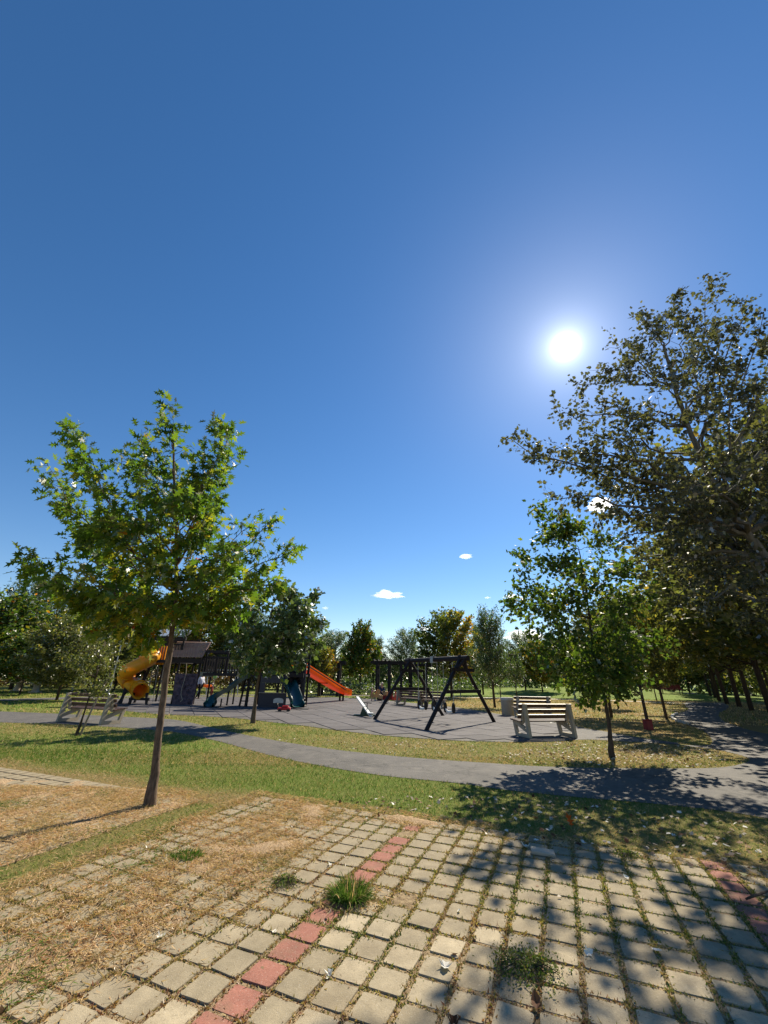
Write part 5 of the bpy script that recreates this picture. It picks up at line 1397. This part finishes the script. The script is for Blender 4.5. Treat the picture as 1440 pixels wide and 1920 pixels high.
# slides --------------------------------------------------------------
def chute(name, pts, w, d, mat, label, side=None, wave=0.0, segs=24, lip=.04):
    """open slide: U section swept along a centre line"""
    p = [V(*q) for q in pts]; pp = []
    P4 = [2 * p[0] - p[1]] + p + [2 * p[-1] - p[-2]]
    for i in range(1, len(P4) - 2):
        for k in range(8):
            t_ = k / 8; pp.append(.5 * ((2 * P4[i]) + (-P4[i - 1] + P4[i + 1]) * t_ + (2 * P4[i - 1] - 5 * P4[i] + 4 * P4[i + 1] - P4[i + 2]) * t_ ** 2 + (-P4[i - 1] + 3 * P4[i] - 3 * P4[i + 1] + P4[i + 2]) * t_ ** 3))
    pp.append(P4[-2]); org_ = V(p[-1][0], p[-1][1], 0)
    root = empty(name, org_, 0, label, 'slide')
    sec = [(-1.0 - lip / (w / 2), -.10), (-1.0 - lip / (w / 2), 1.0), (-1.0, 1.0), (-.86, .35), (-.55, .06), (0, 0), (.55, .06), (.86, .35), (1.0, 1.0), (1.0 + lip / (w / 2), 1.0), (1.0 + lip / (w / 2), -.10), (0, -.14)]
    V_, Fs, K = [], [], len(sec); Lc = 0
    for i, c in enumerate(pp):
        t = pp[min(i + 1, len(pp) - 1)] - pp[max(i - 1, 0)]; t /= np.linalg.norm(t)
        s_ = np.cross(t, V(0, 0, 1)); s_ /= np.linalg.norm(s_); u_ = np.cross(s_, t)
        for (a_, b_) in sec: V_.append(c + s_ * a_ * w / 2 + u_ * b_ * d - org_)
    for i in range(len(pp) - 1):
        for k in range(K): Fs.append((i * K + k, i * K + (k + 1) % K, (i + 1) * K + (k + 1) % K, (i + 1) * K + k))
    m = MB(); m.add(V_, Fs); o = smoothed(m.build('chute', mat, root), 50)
    return root, org_
root, oo = chute('wave_slide', [A(479, 1263, 25.3), A(462, 1271, 25.0), A(446, 1281, 24.8), A(430, 1294, 24.6), A(414, 1303, 24.5), A(402, 1310, 24.35), A(396, 1320, 24.2), A(391, 1325, 24.0)], .52, .20, M['teal_plastic'],
      'dark teal wavy slide running left from the second tower')
m = MB(); m.box((.1, 0, .03), (.9, .5, .05)); m.build('foot_plate', M['black_rubber'], root)
m = MB(); m.bar((.55, .25, .02), (.55, .25, .45), .06); m.build('support', M['dark_wood'], root)
root, oo = chute('wave_slide', [A(534, 1266, 25.2), A(539, 1276, 24.95), A(545, 1287, 24.6), A(549, 1298, 24.4), A(553, 1310, 24.2), A(556, 1321, 24.05), A(558, 1326, 23.8)], .66, .20, M['teal_plastic'],
      'teal slide facing the viewer on the front of the second tower')
m = MB(); m.box((.05, 0, .03), (1.1, .4, .05)); m.build('foot_plate', M['black_rubber'], root)
ot, ob = A(559, 1250, 27.0), A(646, 1303, 33.4)
root, oo = chute('orange_slide', [ot, ot * .75 + ob * .25, ot * .5 + ob * .5, ot * .2 + ob * .8 + V(0, 0, .02), ob + V(.25, .25, .0)], .56, .34, M['orange_plastic'],
      'long straight orange slide descending to the right')
sA, sB = ot - oo, ob - oo
for s_ in (-1, 1):
    n_ = np.cross(sB - sA, V(0, 0, 1)); n_ /= np.linalg.norm(n_)
    m = MB(); m.bar(sA + n_ * s_ * .36 + V(0, 0, .22), sB + n_ * s_ * .36 + V(0, 0, .22), .05, .06); m.build('side_rail', M['black_rubber'], root)
for k in (-1, 1):
    c = G(637 if k < 0 else 643, 1314); m = MB(); z_ = .62 + .0; m.bar(c - oo, c - oo + V(0, 0, .75), .14, .14); m.build('support', M['dark_wood'], root)
c0, c1 = G(637, 1314) - oo, G(643, 1314) - oo; m = MB(); m.bar(c0 + V(0, 0, .4), c1 + V(0, 0, .4), .10, .14); m.build('support_beam', M['dark_wood'], root)
mid_ = ot * .5 + ob * .5; m = MB(); m.bar(mid_ - oo - n_ * .34 + V(0, 0, -.06), mid_ - oo + n_ * .34 + V(0, 0, -.06), .05, .05); m.build('joint_band', M['black_rubber'], root)

# yellow tube slide: swept ring with collars
tp = [A(290, 1228, 26.4), A(282, 1236, 26.0), A(268, 1243, 25.7), A(248, 1253, 25.5), A(237, 1261, 25.7), A(234, 1269, 26.2), A(241, 1277, 26.5), A(252, 1284, 26.2), A(259, 1290, 25.7), A(263, 1295, 25.2)]
P4 = [2 * tp[0] - tp[1]] + tp + [2 * tp[-1] - tp[-2]]; pp = []
for i in range(1, len(P4) - 2):
    for k in range(5):
        t_ = k / 5; pp.append(.5 * ((2 * P4[i]) + (-P4[i - 1] + P4[i + 1]) * t_ + (2 * P4[i - 1] - 5 * P4[i] + 4 * P4[i + 1] - P4[i + 2]) * t_ ** 2 + (-P4[i - 1] + 3 * P4[i] - 3 * P4[i + 1] + P4[i + 2]) * t_ ** 3))
pp.append(P4[-2])
org_ = V(pp[-1][0], pp[-1][1], 0); root = empty('tube_slide', org_, 0, 'yellow spiral tube slide dropping from the first tower', 'slide')
rt = .40
def tube_seg(a_, b_, name, r, inner=True):
    m = MB(); c = [pp[i] - org_ for i in range(a_, b_ + 1)]; m.tube(c, r, 24, cap=False)
    if inner: m.tube(c[::-1], r - .03, 24, cap=False)
    return smoothed(m.build(name, M['yellow_plastic'], root), 60)
cuts = [0, 10, 20, 30, 40, len(pp) - 1]
for a_, b_ in zip(cuts, cuts[1:]): tube_seg(a_, b_, 'tube_section', rt)
for c_ in cuts[1:]:
    i = min(c_, len(pp) - 2); d_ = pp[i + 1] - pp[i]; d_ /= np.linalg.norm(d_); p = pp[c_] - org_
    m = MB(); V_ = []; 
    r_ = np.cross(d_, V(0, 0, 1)); r_ /= np.linalg.norm(r_); u_ = np.cross(r_, d_)
    prof = [(-.04, rt - .03), (-.04, rt + .06), (.04, rt + .06), (.04, rt - .03)]
    for (o1, rr) in prof:
        for k in range(24): a1 = 2 * math.pi * k / 24; V_.append(p + d_ * o1 + (r_ * math.cos(a1) + u_ * math.sin(a1)) * rr)
    Fs = [(s_ * 24 + k, s_ * 24 + (k + 1) % 24, ((s_ + 1) % 4) * 24 + (k + 1) % 24, ((s_ + 1) % 4) * 24 + k) for s_ in range(4) for k in range(24)]
    m.add(V_, Fs); smoothed(m.build('collar', M['yellow_plastic'], root), 40)
p = tp[0] - org_; m = MB(); m.box(p + V(0, .25, .0), (1.05, .06, 1.10), .1, .02); m.build('entry_panel', M['yellow_plastic'], root)
for dx in (-.55, .45):
    m = MB(); m.bar((dx, .15, .012), (dx * .75, .15, .62), .12, .12); m.build('support_post', M['dark_wood'], root)
m = MB(); m.bar((-.6, .15, .30), (.55, .15, .30), .10, .14); m.build('support_beam', M['dark_wood'], root)
q_ = A(226, 1318, 26.0) - org_; e_ = A(239, 1281, 26.3) - org_; q_[2] = .012
m = MB(); m.bar(q_, e_, .13, .13); m.build('support_post', M['dark_wood'], root)

# ------------------------------------------------------------------ small play things
b = G(532, 1335); root = empty('toy_truck', b, .1, 'small red toy car left on the tiles below the teal slide', 'toy car')
m = MB(); m.box((0, 0, .14), (.62, .26, .13), 0, .04); m.build('body', M['red_paint'], root)
m = MB(); m.box((.05, 0, .245), (.30, .20, .09), 0, .03); m.build('cab', M['red_paint'], root)
for x in (-.2, .22):
    for y in (-.13, .13):
        m = MB(); m.tube([(x, y - .025, .075), (x, y + .025, .075)], .075, 12); m.build('wheel', M['black_rubber'], root)
m = MB(); m.tube([(-.26, 0, .2), (-.34, 0, .33), (-.34, .1, .36)], .015, 6); m.build('handle', M['black_rubber'], root)
b = G(568, 1313); root = empty('ball', b, 0, 'dark ball resting beside the climbing ramp', 'ball'); root.location.z = 0
m = MB(); m.ball((0, 0, .2), .2, 16, 10); smoothed(m.build('shell', M['black_rubber'], root))

def rider(px, py, mat, label, s=1.0, rz=0.0):
    b = G(px, py); root = empty('spring_rider', b, rz, label, 'spring rider', 'spring riders beyond the seesaw')
    m = MB(); m.tube([(math.cos(a_) * .09, math.sin(a_) * .09, .02 + a_ * .0115) for a_ in np.linspace(0, 8 * math.pi, 66)], .014, 5); m.build('spring', M['steel'], root)
    m = MB(); m.lathe([(.16, 0), (.15, .03)], (0, 0, 0), 12); m.build('base_plate', M['green_paint'], root)
    prof = [(-.38, .30), (-.30, .62), (-.16, .52), (.05, .50), (.12, .72), (.24, .86), (.38, .78), (.36, .62), (.30, .50), (.34, .32), (.18, .26), (-.2, .26)]
    for y in (-.13, .13):
        m = MB(); m.prism([(x * s, z * s) for x, z in prof], (0, y, 0), (1, 0, 0), (0, 0, 1), .025); m.build('side_panel', mat, root)
    m = MB(); m.box((-.05, 0, .47 * s), (.26, .22, .03), 0, .01); m.build('seat', M['black_rubber'], root)
    m = MB(); m.tube([(.17 * s, -.24, .66 * s), (.17 * s, .24, .66 * s)], .016, 8); m.build('handle', M['steel'], root)
rider(703, 1315, M['yellow_paint'], 'ochre spring rider that the toddler in pink holds', 1.0, .3)
rider(718, 1317, M['yellow_paint'], 'ochre spring rider right of the toddler', .9, -.4)
rider(727, 1320, M['red_dark'], 'dark red spring rider behind the left swing leg', .95, .6)
rider(742, 1321, M['red_paint'], 'bright red spring rider before the far bench', .95, 1.1)

b = G(397, 1306); root = empty('play_sign', b, 0, 'lime green disc on a thin pole behind the wave slide', 'play sign')
hh_ = A(399, 1269, b[1])[2]; m = MB(); m.tube([(0, 0, 0), (0, 0, hh_)], .03, 8); m.build('pole', M['grey_wood'], root)
m = MB(); m.prism([(math.cos(a_) * .16, math.sin(a_) * .15) for a_ in np.linspace(0, 2 * math.pi, 17)[:-1]], (0, 0, hh_), (1, 0, 0), (0, 0, 1), .05); m.build('disc', M['lime_paint'], root)
b = G(386, 1303); root = empty('play_table', b, 0, 'small round orange play table behind the walking woman', 'play table')
h_ = A(386, 1287, b[1])[2]; m = MB(); m.tube([(0, 0, 0), (0, 0, h_)], .05, 8); m.build('leg', M['steel'], root)
m = MB(); m.lathe([(.2, h_ - .08), (.40, h_), (.40, h_ + .12), (.25, h_ + .15)], (0, 0, 0), 16); m.build('bowl', M['orange_plastic'], root)
# steel swing posts seen behind the walking person
b = G(380, 1303); root = empty('steel_frame', b, 0, 'pale steel A frame on the lawn behind the bridge', 'swing frame')
for dx in (-.5, .3): 
    m = MB(); m.tube([(dx, 0, 0), (dx * .3, 0, 2.1)], .045, 8); m.build('leg', M['steel'], root)
m = MB(); m.tube([(-.1, 0, 2.08), (2.6, .6, 2.08)], .045, 8); m.build('top_bar', M['steel'], root)
for dx in (2.3, 2.9): 
    m = MB(); m.tube([(dx, .6, 0), (2.6, .6, 2.1)], .045, 8); m.build('leg', M['steel'], root)

# ------------------------------------------------------------------ pergolas
def pergola(x0, x1, Y, D, h, label, posts=3, rz=0.0, w=.26):
    root = empty('pergola', (x0, Y, 0), rz, label, 'pergola'); L = x1 - x0
    for k in range(posts):
        for y in (0, D):
            m = MB(); m.bar((L * k / (posts - 1), y, 0), (L * k / (posts - 1), y, h), w); m.build('post', M['dark_wood'], root)
    for y in (0, D):
        m = MB(); m.bar((-.6, y, h + .1), (L + .6, y, h + .1), .14, .24); m.build('beam', M['dark_wood'], root)
    for k in range(int(L / .38) + 2):
        m = MB(); m.bar((-.3 + k * .38, -.5, h + .30), (-.3 + k * .38, D + .5, h + .30), .07, .16); m.build('rafter', M['dark_wood'], root)
    for y in (D,):
        m = MB(); m.bar((0, y - .3, .45), (L, y - .3, .45), .4, .06); m.build('seat', M['bench_wood'], root)
    return root
hp_ = A(720, 1244, 40)[2]
pergola(A(706, 1290, 40)[0], A(752, 1290, 40)[0], 40, 3.0, hp_, 'dark timber pergola behind the far benches', 3, -.05, .22)
pergola(A(600, 1290, 41)[0], A(634, 1290, 41)[0], 40.5, 3.0, hp_ - .05, 'dark timber pergola behind the orange slide', 2, .05, .3)
pergola(A(771, 1290, 43)[0], A(800, 1290, 43)[0], 43, 2.5, hp_ - .1, 'pergola bay half hidden by the swing braces', 2, .0, .2)

# ------------------------------------------------------------------ people
def skin_obj(name, verts, edges, radii, mat, parent, sub=2, rootv=0):
    me = bpy.data.meshes.new(name); me.from_pydata([tuple(v) for v in verts], edges, []); me.materials.append(mat)
    o = link(name, me, parent); md_ = o.modifiers.new('skin', 'SKIN'); md_.use_smooth_shade = True
    sv = me.skin_vertices[0].data
    for i, r_ in enumerate(radii):
        sv[i].radius = (r_, r_) if not hasattr(r_, '__len__') else r_
        sv[i].use_root = (i == rootv)
    sb = o.modifiers.new('sub', 'SUBSURF'); sb.levels = sub; sb.render_levels = sub
    return o
def person(b, rz, hgt, label, J, top, bottom, hair, name='person', longh=False):
    root = empty(name, b, rz, label, 'person'); s = hgt
    q = lambda k: tuple(c * s for c in J[k])
    ks = ['pel', 'waist', 'chest', 'neck', 'head', 'crown', 'shL', 'elL', 'haL', 'shR', 'elR', 'haR', 'hipL', 'knL', 'anL', 'toL', 'hipR', 'knR', 'anR', 'toR', 'fiL', 'fiR']
    ix = {k: i for i, k in enumerate(ks)}
    ed = [('pel', 'waist'), ('waist', 'chest'), ('chest', 'neck'), ('neck', 'head'), ('head', 'crown'), ('chest', 'shL'), ('shL', 'elL'), ('elL', 'haL'), ('haL', 'fiL'), ('chest', 'shR'), ('shR', 'elR'), ('elR', 'haR'), ('haR', 'fiR'),
          ('pel', 'hipL'), ('hipL', 'knL'), ('knL', 'anL'), ('anL', 'toL'), ('pel', 'hipR'), ('hipR', 'knR'), ('knR', 'anR'), ('anR', 'toR')]
    rr = dict(pel=.075, waist=.062, chest=(.085, .06), neck=.03, head=.052, crown=.045, shL=.036, elL=.024, haL=.016, fiL=.012, shR=.036, elR=.024, haR=.016, fiR=.012, hipL=.052, knL=.032, anL=.02, toL=.02, hipR=.052, knR=.032, anR=.02, toR=.02)
    rad = [tuple(c * s for c in rr[k]) if hasattr(rr[k], '__len__') else rr[k] * s for k in ks]
    skin_obj('body', [q(k) for k in ks], [(ix[a], ix[b]) for a, b in ed], rad, M['skin'], root)
    tk = ['pel', 'waist', 'chest', 'shL', 'elL', 'haL', 'shR', 'elR', 'haR']; te = [(0, 1), (1, 2), (2, 3), (3, 4), (4, 5), (2, 6), (6, 7), (7, 8)]
    pts = [q(k) for k in tk]
    for w in (5, 8): pts[w] = tuple(np.array(pts[w - 1]) * .15 + np.array(pts[w]) * .85)
    skin_obj('top', pts, te, [.088 * s, .078 * s, (.102 * s, .078 * s), .052 * s, .04 * s, .03 * s, .052 * s, .04 * s, .03 * s], M[top], root)
    bk = ['pel', 'hipL', 'knL', 'anL', 'hipR', 'knR', 'anR']; be = [(0, 1), (1, 2), (2, 3), (0, 4), (4, 5), (5, 6)]
    pts = [q(k) for k in bk]
    skin_obj('trousers', pts, be, [.085 * s, .062 * s, .044 * s, .032 * s, .062 * s, .044 * s, .032 * s], M[bottom], root)
    m = MB(); c = q('head'); m.ball((c[0], c[1] + .012 * s, c[2] + .028 * s), (.062 * s, .066 * s, .062 * s), 14, 9)
    if longh: m.tube([(c[0], c[1] + .045 * s, c[2] + .02 * s), (c[0], c[1] + .06 * s, c[2] - .06 * s), (c[0], c[1] + .055 * s, c[2] - .13 * s)], [.05 * s, .045 * s, .02 * s], 8)
    smoothed(m.build('hair', M[hair], root), 80)
    m = MB(); m.ball((c[0], c[1] - .058 * s, c[2] - .005 * s), (.009 * s, .014 * s, .016 * s), 6, 5); m.build('nose', M['skin'], root)
    for a_ in ('L', 'R'):
        t_ = q('to' + a_); an = q('an' + a_); m = MB(); m.tube([(an[0], an[1] + .02 * s, an[2] - .005 * s), t_], [.026 * s, .018 * s], 8); m.build('shoe', M['black_cloth'], root)
    return root
WALK = dict(pel=(0, 0, .52), waist=(0, -.01, .62), chest=(0, -.02, .76), neck=(0, -.02, .85), head=(0, -.03, .92), crown=(0, -.025, .965), shL=(-.10, -.01, .80), elL=(-.135, .05, .66), haL=(-.12, .0, .52), fiL=(-.12, -.01, .46),
            shR=(.10, -.02, .80), elR=(.135, -.03, .66), haR=(.10, -.13, .57), fiR=(.09, -.17, .55), hipL=(-.05, 0, .50), knL=(-.055, -.07, .28), anL=(-.055, -.05, .035), toL=(-.055, -.12, .015), hipR=(.05, .0, .50), knR=(.055, .03, .28), anR=(.055, .15, .07), toR=(.055, .11, .015))
STAND = dict(WALK); STAND.update(knL=(-.05, -.01, .27), anL=(-.05, .02, .035), toL=(-.05, -.05, .015), knR=(.05, -.01, .27), anR=(.05, .02, .035), toR=(.05, -.05, .015), haR=(.12, -.04, .52), fiR=(.12, -.05, .46))
REACH = dict(STAND); REACH.update(elL=(-.11, -.11, .70), haL=(-.07, -.22, .66), fiL=(-.06, -.26, .66), elR=(.11, -.11, .70), haR=(.07, -.22, .66), fiR=(.06, -.26, .66))
SIT = dict(STAND); SIT.update(pel=(0, 0, .29), waist=(0, -.01, .38), chest=(0, -.05, .52), neck=(0, -.07, .61), head=(0, -.09, .68), crown=(0, -.085, .725), shL=(-.10, -.05, .56), elL=(-.13, -.08, .42), haL=(-.07, -.20, .36), fiL=(-.05, -.24, .35),
            shR=(.10, -.05, .56), elR=(.13, -.08, .42), haR=(.07, -.20, .36), fiR=(.05, -.24, .35), hipL=(-.05, 0, .28), knL=(-.06, -.24, .28), anL=(-.06, -.22, .03), toL=(-.06, -.30, .015), hipR=(.05, 0, .28), knR=(.06, -.24, .28), anR=(.06, -.22, .03), toR=(.06, -.30, .015))
person(G(371, 1311), 1.3, 1.80, 'adult in a white top and black trousers walking past the climbing wall', WALK, 'white_cloth', 'black_cloth', 'hair_dark')
person(G(394, 1314), -1.1, 1.12, 'small child in brick red standing by the foot of the wave slide', STAND, 'redcloth', 'redcloth', 'hair_blond')
person(G(697, 1315), 1.7, .98, 'toddler in pale pink holding the ochre spring rider', REACH, 'pink_cloth', 'pink_cloth', 'hair_blond')
r_ = person(G(714, 1314), .6, 1.75, 'blond adult in a navy jacket crouching behind the spring riders', SIT, 'navy_cloth', 'black_cloth', 'hair_blond', longh=True)
bx = G(714, 1314); s_ = MB(); s_.box((0, .05, .22), (.42, .42, .42), .6, .03); o = s_.build('block_seat', M['dark_wood'], None); o.location = Vector((bx[0], bx[1], 0)); tag(o, 'low dark block under the crouching adult', 'seat')
pp_ = A(634, 1290, 41.8); person((pp_[0], 43.1, .17), .2, 1.7, 'dark clothed person sitting under the pergola behind the orange slide', SIT, 'black_cloth', 'black_cloth', 'hair_dark')

# small broken paver lying loose, and a twig
b = G(1018, 1600, .03); m = MB(); m.box((0, 0, .01), (.22, .10, .035), 0, .008); o = m.build('loose_stone', M['concrete'], None); o.location = Vector(b); o.rotation_euler = (.1, .06, -.25); tag(o, 'loose grey stone slab at the grassy upper end of the paving', 'stone')
m = MB(); tw = [G(1398, 1686, .04), G(1412, 1680, .07), G(1425, 1676, .05), G(1442, 1670, .04)]; m.tube(tw, [.006, .01, .009, .005], 6); m.tube([tw[1], tw[1] + V(-.02, .1, .06)], [.006, .003], 5)
tag(m.build('twig', M['bark_dark'], None), 'dark forked twig lying across the right red row', 'twig')
